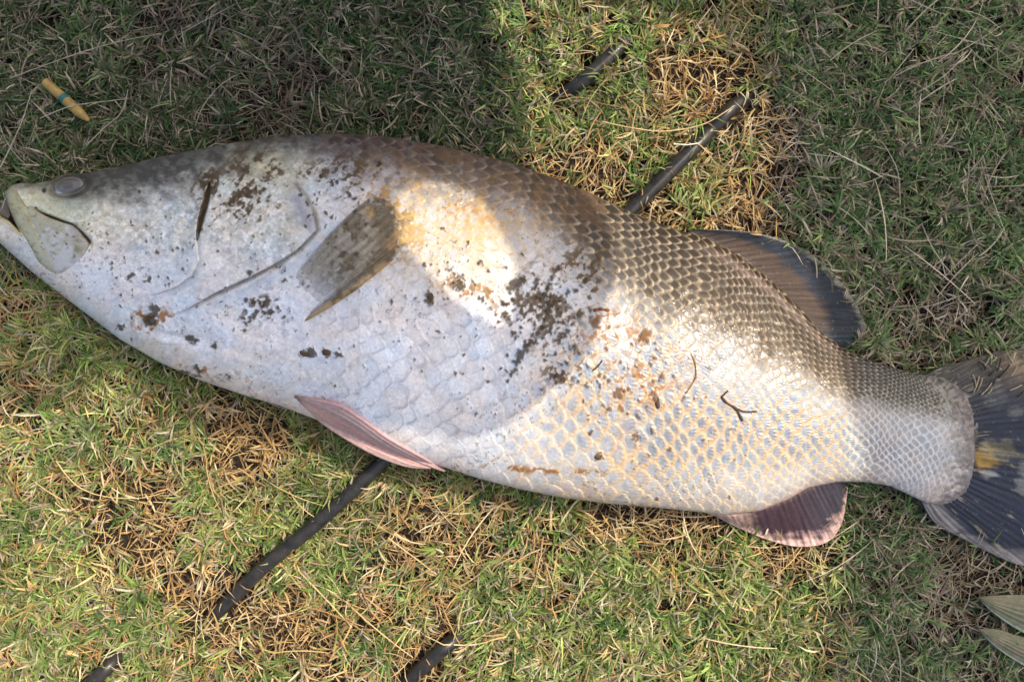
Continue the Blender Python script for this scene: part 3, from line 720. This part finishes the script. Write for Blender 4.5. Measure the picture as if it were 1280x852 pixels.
# ------------------------------------------------------------------ grass
def under(x, y):
    """underside height of the fish above (x, y), or a large value outside it; plus |v|"""
    xg = x * 1000 * H / (H - .06) + 640; yg = 426 - y * 1000 * H / (H - .06)
    ok = (xg > -36) & (xg < 1219)
    xx = np.clip(xg, -36, 1219)
    zc_ = zcen(xx); f = H / (H - zc_)
    px = 640 + x * 1000 * f; py = 426 - y * 1000 * f
    v = (2 * py - top(px) - bot(px)) / (bot(px) - top(px))
    z = zc_ - thick(px) * .78 * prof(np.clip(v, -1, 1)) - .002
    z = np.where(ok & (np.abs(v) < 1), z, 9.)
    return z, np.where(ok, np.abs(v), 9.)
def fins_z(x, y, z, jump):
    """keep blades below the fins"""
    px = 640 + x * 1000 * H / (H - .028); py = 426 - y * 1000 * H / (H - .028)
    m = inpoly(px, py, DA[::-1] + DB) | inpoly(px, py, AA[::-1] + AB) | inpoly(px, py, TA[::-1] + TB_)
    ov_ = jump[:, None] & ~m[:, :1]
    return np.where(m, np.where(ov_ & (z > .012), np.maximum(z, .034), np.minimum(z, .017)), z)
def hose_d(x, y):
    best = np.full(x.shape, 9.); hz = np.zeros(x.shape)
    for P in HOSES:
        for i in range(0, len(P), 2):
            d = np.hypot(x - P[i, 0], y - P[i, 1]); m = d < best
            best = np.where(m, d, best); hz = np.where(m, P[i, 2], hz)
    return best, hz

CHUNKS = {}
def ribbons(key, x, y, az, el, L, W, droop, curl, col, roll, nseg=3, zoff=0., tipw=.1):
    n_ = len(x)
    hd, hz = hose_d(x, y); uz, uv = under(x, y)
    keep = ~((hd < .0125) & (hz > .004)) & ~(uv < .72)
    x, y, az, el, L, W, droop, curl, roll = [q[keep] for q in (x, y, az, el, L, W, droop, curl, roll)]; col = col[keep]
    if np.ndim(zoff): zoff = zoff[keep]
    n_ = len(x); P = np.zeros((n_, nseg + 1, 3)); P[:, 0, 0] = x; P[:, 0, 1] = y; P[:, 0, 2] = gz(x, y) + zoff
    e = el.copy(); a = az.copy(); st = L / nseg; D = np.zeros((n_, nseg + 1, 3))
    for k in range(1, nseg + 1):
        d = np.stack([np.cos(e) * np.cos(a), np.cos(e) * np.sin(a), np.sin(e)], -1)
        P[:, k] = P[:, k - 1] + d * st[:, None]; D[:, k] = d; e = e - droop; a = a + curl
    D[:, 0] = D[:, 1]
    g = gz(P[..., 0], P[..., 1]) + .0015; P[..., 2] = np.maximum(P[..., 2], g)
    # pushed down by fish, fins and hose
    uz, uv = under(P[..., 0], P[..., 1]); P[..., 2] = np.minimum(P[..., 2], uz)
    P[..., 2] = fins_z(P[..., 0], P[..., 1], P[..., 2], RNG.random(n_) < .35)
    hd, hz = hose_d(P[..., 0], P[..., 1])
    hm = (hd < .0125) & (hz > .002)
    over = (RNG.random(n_) < .09)[:, None] & (P[..., 2] > hz - .012)
    P[..., 2] = np.where(hm & (P[..., 2] < hz + .0105), np.where((P[..., 2] > hz - .001) | over, hz + .0118, np.minimum(P[..., 2], hz - .011)), P[..., 2])
    sd = np.cross(D, np.array([0, 0, 1.0])); sd /= np.linalg.norm(sd, axis=2)[..., None] + 1e-6
    upv = np.cross(sd, D); wv = sd * np.cos(roll)[:, None, None] + upv * np.sin(roll)[:, None, None]
    t = np.linspace(0, 1, nseg + 1); wp = (np.minimum(1, .55 + 1.6 * t) * (1 - t ** 2.2 * (1 - tipw)))[None, :, None] * W[:, None, None] * .5
    A = P + wv * wp; B = P - wv * wp
    V_ = np.stack([A, B], 2).reshape(n_, -1, 3)
    base = (np.arange(n_) * (2 * (nseg + 1)))[:, None, None]
    q = np.array([[2 * k, 2 * k + 1, 2 * k + 3, 2 * k + 2] for k in range(nseg)])[None]
    F = (q + base).reshape(-1, 4)
    tip = .86 + .28 * t
    cc = (col[:, None, None, :] * tip[None, :, None, None] * np.ones((1, 1, 2, 1))).reshape(-1, 3)
    CHUNKS.setdefault(key, []).append((V_.reshape(-1, 3), F, cc))

def in_frame(x, y, m=.07): return (np.abs(x) < .64 + m) & (np.abs(y) < .426 + m)
def scatter(dens, far=.35):
    """random positions: dens per square metre in view, far * dens outside it"""
    X0, Y0 = 1.25, 1.0
    n_ = int(dens * 4 * X0 * Y0); x = RNG.uniform(-X0, X0, n_); y = RNG.uniform(-Y0, Y0, n_)
    p = np.where(in_frame(x, y), 1, far); k = RNG.random(n_) < p
    return x[k], y[k]
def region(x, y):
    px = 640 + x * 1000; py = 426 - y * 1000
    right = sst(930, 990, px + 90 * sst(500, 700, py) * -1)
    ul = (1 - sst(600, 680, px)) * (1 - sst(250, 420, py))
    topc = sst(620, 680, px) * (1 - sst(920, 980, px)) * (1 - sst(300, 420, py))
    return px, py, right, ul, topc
def greenness(x, y):
    px, py, right, ul, topc = region(x, y)
    g = fbm(x * 9 + 30, y * 9 + 30, 201, 4)
    g = g + .12 * ul - .07 * topc + .10 * right - .12 * np.exp(-((px - 90) / 140) ** 2 - ((py - 640) / 110) ** 2) + .09 * sst(560, 760, px) * sst(620, 720, py) * (1 - sst(1000, 1050, px))
    return g
def pick(n_, pal, var=.22):
    pal = np.array(pal, float); c = pal[RNG.integers(0, len(pal), n_)]
    return c * (1 + var * (RNG.random((n_, 1)) - .5) * 2) * (1 + .10 * (RNG.random((n_, 3)) - .5))
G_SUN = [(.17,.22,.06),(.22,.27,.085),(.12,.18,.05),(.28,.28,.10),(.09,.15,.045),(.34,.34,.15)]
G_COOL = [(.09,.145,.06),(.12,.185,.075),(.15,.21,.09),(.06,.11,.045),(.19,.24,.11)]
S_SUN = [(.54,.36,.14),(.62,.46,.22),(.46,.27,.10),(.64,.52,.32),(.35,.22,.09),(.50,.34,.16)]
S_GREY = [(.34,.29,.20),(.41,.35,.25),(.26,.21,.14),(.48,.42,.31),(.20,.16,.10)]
D_BR = [(.16,.10,.05),(.22,.14,.065),(.11,.07,.035),(.28,.19,.10),(.08,.055,.03)]
def regcol(x, y, warm, cool):  # sunlit and shaded grass palettes, split along the shade borders
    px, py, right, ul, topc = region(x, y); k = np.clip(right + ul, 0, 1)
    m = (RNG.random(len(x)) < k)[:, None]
    cool = cool * (1 - .42 * ul)[:, None]                    # shade painted into the grass colours of the upper left
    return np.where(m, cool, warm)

# 1. matted thatch
x, y = scatter(22000, .25); n_ = len(x); R = RNG.random
ribbons('dry_thatch', x, y, R(n_) * 6.283, R(n_) * .5, .010 + .026 * R(n_), .0014 + .0022 * R(n_), .25 * R(n_), (R(n_) - .5) * .4,
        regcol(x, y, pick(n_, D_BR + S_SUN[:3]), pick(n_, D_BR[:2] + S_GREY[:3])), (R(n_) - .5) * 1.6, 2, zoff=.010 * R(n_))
# 2. green tufts of short radiating blades
def tufts(dens, per, far, gsel, lo, hi, w0, key):
    tx, ty = scatter(dens, far); g = greenness(tx, ty); k = R(len(tx)) < np.clip((g - gsel) * 6 + .5, .05, 1)
    tx, ty = tx[k], ty[k]; m = len(tx); sz = .7 + .7 * R(m)
    ax_ = R(m) * 6.283; lean = R(m)
    bri = .55 + .85 * fbm(tx * 30, ty * 30, 210, 2) + .35 * (R(m) - .5); lift = .020 * fbm(tx * 18 + 4, ty * 18, 211, 2) ** 1.5 + .006 * R(m)
    x = np.repeat(tx, per) + (R(m * per) - .5) * .006; y = np.repeat(ty, per) + (R(m * per) - .5) * .006
    az = np.where(R(m * per) < .5, np.repeat(ax_, per) + (R(m * per) - .5) * 2.2, R(m * per) * 6.283); n_ = m * per
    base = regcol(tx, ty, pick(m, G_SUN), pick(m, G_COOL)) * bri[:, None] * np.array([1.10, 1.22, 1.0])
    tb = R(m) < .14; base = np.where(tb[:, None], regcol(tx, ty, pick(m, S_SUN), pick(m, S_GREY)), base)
    col = np.repeat(base, per, 0) * (.75 + .5 * R((n_, 1)))
    dry = R(n_) < .22; col = np.where(dry[:, None], pick(n_, S_GREY), col)
    ribbons(key, x, y, az, .25 + .95 * R(n_), (lo + (hi - lo) * R(n_)) * np.repeat(sz, per), w0 * (.6 + .8 * R(n_)), .12 + .35 * R(n_), (R(n_) - .5) * .5, col, (R(n_) - .5) * 1.5, 3,
            zoff=.004 * R(n_) + np.repeat(lift, per))
tufts(8200, 11, .22, .46, .012, .026, .0026, 'grass')
tufts(2500, 8, .22, .44, .018, .036, .0023, 'grass')
# 3. curled dry leaves and short straw
x, y = scatter(15000, .25); n_ = len(x); g = greenness(x, y); k = R(n_) < np.clip((.60 - g) * 5 + .2, .12, 1); x, y = x[k], y[k]; n_ = len(x)
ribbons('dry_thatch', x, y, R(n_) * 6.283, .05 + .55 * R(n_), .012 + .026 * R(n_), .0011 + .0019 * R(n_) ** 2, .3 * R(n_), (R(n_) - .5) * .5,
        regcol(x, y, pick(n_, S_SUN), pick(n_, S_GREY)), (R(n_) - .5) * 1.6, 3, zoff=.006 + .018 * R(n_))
# 4. long stems lying on top, combed in patches
x, y = scatter(1900, .2); n_ = len(x); px, py, right, ul, topc = region(x, y)
g2 = fbm(x * 6 + 3, y * 6 + 8, 303, 2); k = R(n_) < np.clip(.09 + .62 * right + .46 * ul + 1.6 * (g2 - .5), .08, 1); x, y = x[k], y[k]; n_ = len(x)
flow = fbm(x * 4 + 11, y * 4 + 5, 304, 2) * 9
az = np.where(R(n_) < .6, flow + (R(n_) - .5) * .9, R(n_) * 6.283)
ribbons('dry_thatch', x, y, az, .05 + .25 * R(n_), .035 + .075 * R(n_) ** 1.8, .0008 + .0010 * R(n_), .02 + .05 * R(n_), (R(n_) - .5) * .26,
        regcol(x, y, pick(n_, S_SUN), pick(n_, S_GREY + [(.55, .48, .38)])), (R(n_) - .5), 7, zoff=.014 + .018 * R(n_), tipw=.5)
for key, lst in CHUNKS.items():
    off = 0; Vs, Fs, Cs = [], [], []
    for v_, f_, c_ in lst: Vs.append(v_); Fs.append(f_ + off); Cs.append(c_); off += len(v_)
    o = np_mesh(key, np.concatenate(Vs), np.concatenate(Fs), np.concatenate(Cs), None, M_GRASS, smooth=True)
    tag(o, kind='stuff'); print(key, len(o.data.polygons))

# ------------------------------------------------------------------ small things on the fish and in the grass
def on_fish(px, py, off=.0015):
    z, _ = surf0(np.array([float(px)]), np.array([float(py)])); z = float(z[0]) + off; return wpt(px, py, z)
def stem_on_fish(name, pts, rad, mat, label, cat, group=None, lift=.002, branch=None):
    P = [on_fish(a, b_, lift) for a, b_ in pts]; rt = empty(name, P[0]) if branch else None
    o = tube('stem' if branch else name, P, rad, mat, 7, parent=rt, n=26, wob=.0005, rfun=lambda t: .75 + .35 * np.sin(t * 9) ** 2 - .3 * t)
    if branch:
        for br in branch: tube('side_shoot', [on_fish(a, b_, lift + .001) for a, b_ in br], rad * .5, mat, 6, parent=rt, n=14, wob=.0003)
    tag(rt or o, label, cat, group)
stem_on_fish('twig', [(902,496),(908,503),(918,509),(924,517),(928,526)], .0019, M_TWIG, 'dark forked twig lying on the sunlit silver scales near the tail', 'twig', branch=[[(916,508),(930,514),(946,514)],[(902,496),(906,492),(910,488)]])
stem_on_fish('dry_stem', [(864,442),(869,454),(870,470),(864,482),(857,492)], .0010, flat_mat('orange_brown_stem', (.30, .16, .06), .6, .3, 200), 'thin curved brown stem on the fish above the forked twig', 'stem')
stem_on_fish('stem_bit', [(742,388),(750,386),(762,388)], .0022, flat_mat('red_brown_bit', (.20, .06, .025), .5, .4, 200), 'short reddish brown stem fragment on the sunlit flank at the shade edge', 'stem')
stem_on_fish('twig_sliver', [(741,463),(748,457),(753,450)], .0010, M_TWIG, 'tiny dark slanted sliver on the fish below the reddish fragment', 'twig')
def lump(name, px, py, rx, ry, rz_, label, cat, seed, mat=M_MUD, ro=0):
    bm = bmesh.new(); bmesh.ops.create_icosphere(bm, subdivisions=3, radius=1)
    for v_ in bm.verts:
        k = 1 + .5 * (float(fbm(np.array([v_.co.x * 2 + seed]), np.array([v_.co.y * 2 + v_.co.z * 3 + seed]), seed)[0]) - .5) * 1.6
        x_, y_ = v_.co.x * rx * k, v_.co.y * ry * k
        v_.co = Vector((x_ * math.cos(ro) - y_ * math.sin(ro), x_ * math.sin(ro) + y_ * math.cos(ro), v_.co.z * rz_ * k))
    me = bpy.data.meshes.new(name); bm.to_mesh(me); bm.free(); me.materials.append(mat)
    me.polygons.foreach_set('use_smooth', [True] * len(me.polygons))
    o = bpy.data.objects.new(name, me); C.objects.link(o); o.location = on_fish(px, py, rz_ * .35); tag(o, label, cat, 'crumbs of mud stuck to the fish')
lump('mud_crumb', 702, 474, .0042, .0045, .002, 'dark mud crumb at the shade edge on the flank, lowest of the upper group', 'mud', 3)
lump('mud_crumb', 772, 491, .0035, .005, .002, 'dark mud crumb on sunlit scales right of the slanted sliver', 'mud', 6)
lump('mud_crumb', 821, 500, .003, .0095, .002, 'long thin upright mud streak crumb on sunlit scales', 'mud', 9, ro=.25)
lump('mud_crumb', 748, 570, .0045, .0038, .002, 'small brown mud crumb alone on the lower pale belly scales', 'mud', 12)
lump('mud_crumb', 386, 441, .0095, .0042, .002, 'dark mud crumb on the white flank below the side fin, largest of three', 'mud', 15, ro=-.1)
lump('mud_crumb', 409, 440, .0052, .0036, .002, 'middle dark mud crumb of three in a row on the white flank', 'mud', 18)
lump('mud_crumb', 538, 373, .0042, .0062, .002, 'brown mud crumb at the lower edge of the orange stained patch', 'mud', 21)
# clippings on the tail fin
CL = [(1226,494,1240,478,1),(1222,488,1228,472,1),(1230,458,1236,448,1),(1240,452,1246,446,1),(1262,488,1277,481,1),(1258,440,1267,456,1),(1248,472,1262,456,0),(1272,496,1280,488,0),(1236,470,1242,464,0),
      (1216,468,1220,482,1),(1246,464,1251,448,0),(1232,462,1228,454,0),(1252,462,1246,458,1),(1224,470,1217,490,1),(1264,470,1272,456,1),(1240,486,1234,492,1),(1244,473,1240,481,0)]
for i, (a, b_, c_, d_, k) in enumerate(CL):
    zt = .034
    o = tube('grass_clipping', [wpt(a, b_, zt), wpt((a + c_) / 2 + 1, (b_ + d_) / 2, zt + .001), wpt(c_, d_, zt)], .0007 if k else .0011, M_STRAW if k else M_DARKBIT, 6, n=8)
    SPEC = {0: 'thick pale clipping on the tail, lowest of the upper cluster', 4: 'pale clipping standing apart at the right side of the tail cluster', 5: 'pale clipping at the very top edge of the tail fin', 6: 'thick blackish clipping slanting across the right of the tail cluster',
            7: 'small dark clipping at the right edge of the photo on the tail', 13: 'long thin pale clipping, leftmost on the tail fin'}
    if i in SPEC: tag(o, SPEC[i], 'clipping', 'clippings on the tail'); continue
    tag(o, 'pale dry grass clipping stuck on the upper part of the tail fin' if k else 'blackish grass clipping stuck on the upper part of the tail fin', 'clipping', 'pale clippings on the tail' if k else 'dark clippings on the tail')
# distinct stems in the grass
def stem(pts, rad, label, mat=M_STRAW):
    rad = rad * .8
    o = tube('dry_stem', [wpt(*p) for p in pts], rad, mat, 6, n=30, wob=.0004, rfun=lambda t: 1 - .55 * t)
    tag(o, label, 'stem')
M_GOLD = flat_mat('golden_stem', (.60, .43, .2), .55, .2, 150)
M_PALE = flat_mat('pale_grey_stem', (.36, .32, .24), .6, .2, 150)
stem([(752,152,.034),(790,160,.044),(832,164,.046),(880,155,.044),(918,132,.040)], .0013, 'long golden stem arching over the hose in the sunlit grass', M_GOLD)
stem([(842,180,.042),(858,181,.044),(874,179,.040)], .0016, 'short whitish stem lying across the hose just above the fish', flat_mat('white_stem', (.7, .64, .5), .5, .15, 150))
stem([(50,148,.036),(85,134,.042),(120,128,.040),(160,124,.036)], .0010, 'pale stem crossing the tip of the yellow tube', M_PALE)
stem([(12,98,.030),(55,82,.040),(100,66,.044),(150,52,.040),(200,42,.034)], .0009, 'long straight pale stem in shade near the upper left corner', M_PALE)
stem([(108,182,.034),(130,160,.040),(152,140,.044),(160,112,.040)], .0011, 'bent pale stem right of the yellow tube', M_PALE)
stem([(0,210,.036),(10,190,.042),(28,150,.045),(40,112,.040)], .0012, 'upright pale stem at the left edge above the snout', M_PALE)
stem([(386,52,.034),(410,78,.042),(437,103,.040)], .0009, 'thin slanted pale stem in shaded grass above the back', M_PALE)
stem([(540,128,.034),(565,155,.042),(600,188,.046)], .0009, 'thin slanted pale stem just above the fish shoulder', M_PALE)
stem([(70,576,.034),(95,606,.042),(130,620,.044),(175,622,.042),(205,615,.036)], .0011, 'long curved straw stem in the sunlit grass at lower left', M_GOLD)
stem([(485,672,.030),(520,698,.038),(546,718,.040)], .0013, 'straight golden straw below the pelvic fin', M_GOLD)
stem([(1125,255,.034),(1122,215,.042),(1104,180,.044),(1088,172,.040)], .0010, 'bent grey stem in the shaded grass at upper right', M_PALE)
stem([(1205,70,.034),(1180,95,.040),(1140,120,.040)], .0010, 'straight grey stem slanting in shade near the upper right corner', M_PALE)

# yellow tube with a teal band
ra_ = wpt(57,103,.026); rb_ = wpt(111,151,.036)
YT = empty('plastic_tube', ra_); tag(YT, 'small yellow tapered plastic tube with a teal band half sunk in grass', 'tube')
M_YEL = flat_mat('yellow_plastic', (.33, .22, .06), .5, .35, 120); M_TEAL = flat_mat('teal_band', (.02, .13, .12), .5, .1, 60)
L3 = lambda t: tuple(ra_[i] * (1 - t) + rb_[i] * t for i in range(3))
tube('shaft', [L3(0), L3(.3), L3(.6), L3(1)], .0062, M_YEL, 18, parent=YT, n=40, rfun=lambda t: np.where(t < .5, 1 - .05 * t, 1.02) * np.where(t > .8, 1 - .75 * ((t - .8) / .2) ** 1.3, 1))
tube('band', [L3(.40), L3(.43), L3(.46), L3(.49)], .0067, M_TEAL, 18, parent=YT, n=8)

# pale broad leaves, lower right
def leaf(A, B, label):
    M_LEAF = bpy.data.materials.get('broad_leaf') 
    if not M_LEAF:
        M_LEAF, n, b, o_ = mat_new('broad_leaf'); attr_col(n, b, 120, .8, 1.2); b.inputs['Roughness'].default_value = .5
    a = resamp(A, 60); b2 = resamp(B, 60); s, t = np.meshgrid(np.linspace(0, 1, 60), np.linspace(0, 1, 24), indexing='ij')
    px = a[:, None, 0] * (1 - t) + b2[:, None, 0] * t; py = a[:, None, 1] * (1 - t) + b2[:, None, 1] * t
    z = .036 + .006 * np.sin(np.pi * t) + .0009 * np.cos(t * 2 * np.pi * 7) + .003 * (fbm(px / 20, py / 20, 6) - .5) - .006 * s
    ux, uy = unproj(px, py, z); up = np.stack([ux, uy, z], -1).reshape(-1, 3); dn = up - np.array([0, 0, .0012]); N = len(up)
    col = mixc(base_col(px, (.12, .125, .07)), (.28, .32, .23), sst(.82, .97, t)); col = mixc(col, (.22, .17, .11), sst(.5, .65, fbm(px / 12, py / 12, 9)) * .5 * (1 - sst(.8, .95, t)))
    id_ = np.arange(N).reshape(60, 24); q = np.stack([id_[:-1, :-1], id_[1:, :-1], id_[1:, 1:], id_[:-1, 1:]], -1).reshape(-1, 4)
    per = np.concatenate([id_[:, 0], id_[-1, 1:], id_[-2::-1, -1], id_[0, -2:0:-1]]); p2 = np.roll(per, -1)
    o = np_mesh('broad_leaf', np.concatenate([up, dn]), np.concatenate([q, q[:, ::-1] + N, np.stack([per, per + N, p2 + N, p2], -1)])[:, ::-1], np.concatenate([col.reshape(-1, 3)] * 2), None, M_LEAF)
    tag(o, label, 'leaf', 'pale broad leaves at the lower right')
leaf([(1223,746),(1245,744),(1275,743),(1310,744)], [(1224,748),(1240,764),(1268,784),(1310,806)], 'pale grey green broad leaf at the right edge below the tail, upper of two')
leaf([(1223,786),(1245,786),(1275,795),(1310,806)], [(1224,788),(1240,804),(1264,822),(1310,848)], 'pale grey green broad leaf at the right edge below the tail, lower of two')

# ------------------------------------------------------------------ added shade casters (all unseen, forms guessed from the shade borders)
# tarpaulin awning made up to block the sun; near edge shaped from the shade border
AW = empty('shade_awning', (2.6, 1.6, 0)); tag(AW, 'blue tarpaulin awning on four poles added out of view to cast the right-hand shade', 'awning')
M_SHADE_TARP = flat_mat('shade_tarp', (.30, .31, .30), .6, .15, 4); M_SHADE_POLE = flat_mat('shade_pole_wood', (.25, .18, .11), .8, .3, 20, .002)
HT = 2.2
edge_px = [(520,-220,.02),(560,-60,.02),(700,0,.02),(840,18,.02),(905,55,.02),(962,140,.02),(962,250,.02),(985,300,.03),(1010,340,.03),(1052,420,.06),(1062,500,.08),(1066,590,.05),(1064,660,.02),(1050,740,.02),(1012,830,.02),(985,930,.02),(960,1060,.02)]
E = []
for a, b_, z_ in edge_px:
    xx, yy = unproj(a, b_, z_); E.append((xx + (HT - z_) * KX, yy + (HT - z_) * KY))
E = resamp(E, 70); far_x = 4.6; nvv = 24
s_, t_ = np.meshgrid(np.arange(70), np.linspace(0, 1, nvv), indexing='ij')
tx = E[s_, 0] * (1 - t_) + far_x * t_; ty = E[s_, 1] + 0 * t_
tz = HT + .10 * np.sin(np.pi * t_) * -1 * sst(0, .3, t_) + .02 * np.sin(s_ * .5) * t_
up = np.stack([tx, ty, tz], -1).reshape(-1, 3); N = len(up); id_ = np.arange(N).reshape(70, nvv)
q = np.stack([id_[:-1, :-1], id_[1:, :-1], id_[1:, 1:], id_[:-1, 1:]], -1).reshape(-1, 4)
np_mesh('shade_tarp', np.concatenate([up, up - np.array([0, 0, .003])]), np.concatenate([q[:, ::-1], q + N]), mat=M_SHADE_TARP, parent=AW)
for (x_, y_) in [(1.95, .20), (4.5, .25), (1.75, 1.42), (4.5, 1.46)]:
    tube('shade_pole', [(x_, y_, -.1), (x_, y_, .8), (x_ + .01, y_, 1.6), (x_, y_, HT + .02)], .03, M_SHADE_POLE, 12, parent=AW, n=12)

# two unseen people added on the sunny side, shaped from the shade outlines
def shp(px, py, h, z=.08):
    x_, y_ = unproj(px, py, z); return Vector((x_ + (h - z) * KX, y_ + (h - z) * KY, h))
def shade_person(name, chains, mat, label):
    """one continuous body: tapered capsules fused by a voxel remesh"""
    bm = bmesh.new()
    for ch in chains:
        for (p, r), (p2, r2) in zip(ch[:-1], ch[1:]):
            m_ = max(2, int((Vector(p2) - Vector(p)).length / (min(r, r2) * .45)) + 1)
            for i in range(m_ + 1):
                t__ = i / m_; c_ = Vector(p).lerp(Vector(p2), t__); rr = r * (1 - t__) + r2 * t__
                bmesh.ops.create_icosphere(bm, subdivisions=2, radius=rr, matrix=Matrix.Translation(c_))
    me = bpy.data.meshes.new(name); bm.to_mesh(me); bm.free(); me.materials.append(mat)
    o = bpy.data.objects.new(name, me); C.objects.link(o)
    md = o.modifiers.new('fuse', 'REMESH'); md.mode = 'VOXEL'; md.voxel_size = .016; md.use_smooth_shade = True
    tag(o, label, 'shade_person'); return o
M_CL1 = flat_mat('shade_person_dark_shirt', (.05, .06, .10), .85, .2, 8); M_CL2 = flat_mat('shade_person_grey_jacket', (.12, .12, .11), .85, .2, 8)
hip = shp(430, -300, .95); sh = shp(420, 40, 1.38); ft = Vector((hip.x + .02, hip.y + .10, 0))
hand = shp(598, 490, 1.26, .14)
shade_person('shade_person', [[(hip, .15), (sh, .17)], [(sh, .12), (shp(445, 130, 1.37, .12), .095), (shp(560, 140, 1.37, .12), .085)], [(sh, .09), (shp(325, 290, 1.5, .14), .12), (shp(325, 320, 1.52, .14), .12)],
    [(sh + Vector((.10, .10, 0)), .08), (shp(592, 125, 1.36), .082), (shp(688, 205, 1.34, .14), .066), (shp(712, 310, 1.30, .14), .060), (shp(678, 430, 1.26, .14), .045), (hand, .05), (shp(500, 455, 1.26, .14), .065), (shp(430, 420, 1.26, .14), .075)],
    [(sh - Vector((.10, .02, 0)), .08), (shp(330, 250, 1.30, .14), .10), (shp(360, 385, 1.26, .14), .10), (shp(500, 455, 1.26, .14), .06)],
    [(hip + Vector((.08, 0, 0)), .10), (Vector((ft.x + .12, ft.y, .48)), .065), (Vector((ft.x + .12, ft.y, .06)), .05), (Vector((ft.x + .05, ft.y - .12, .04)), .04)],
    [(hip - Vector((.08, 0, 0)), .10), (Vector((ft.x - .12, ft.y, .48)), .065), (Vector((ft.x - .12, ft.y, .06)), .05), (Vector((ft.x - .2, ft.y - .12, .04)), .04)]],
    M_CL1, 'person in dark shirt, unseen, arms and body shaped to cast the flank shade')
hip = shp(120, -300, .95); sh = shp(150, 20, 1.40); ft = Vector((hip.x, hip.y + .08, 0))
shade_person('shade_person', [[(hip, .19), (sh, .23)], [(sh, .16), (shp(140, 190, 1.58), .19), (shp(110, 240, 1.60), .17)],
    [(sh, .12), (shp(-20, 120, 1.2), .12), (shp(-40, 310, 1.12), .13), (shp(60, 385, 1.12), .10), (shp(150, 350, 1.14), .08)],
    [(sh, .12), (shp(300, 130, 1.2), .12), (shp(250, 310, 1.17), .095), (shp(180, 350, 1.15), .08)],
    [(hip + Vector((.09, 0, 0)), .10), (Vector((ft.x + .12, ft.y, .48)), .07), (Vector((ft.x + .12, ft.y, .06)), .05), (Vector((ft.x + .05, ft.y - .12, .04)), .04)],
    [(hip - Vector((.09, 0, 0)), .10), (Vector((ft.x - .12, ft.y, .48)), .07), (Vector((ft.x - .12, ft.y, .06)), .05), (Vector((ft.x - .2, ft.y - .12, .04)), .04)]],
    M_CL2, 'person in loose grey jacket, unseen, added to shade the fish head beside the other person')
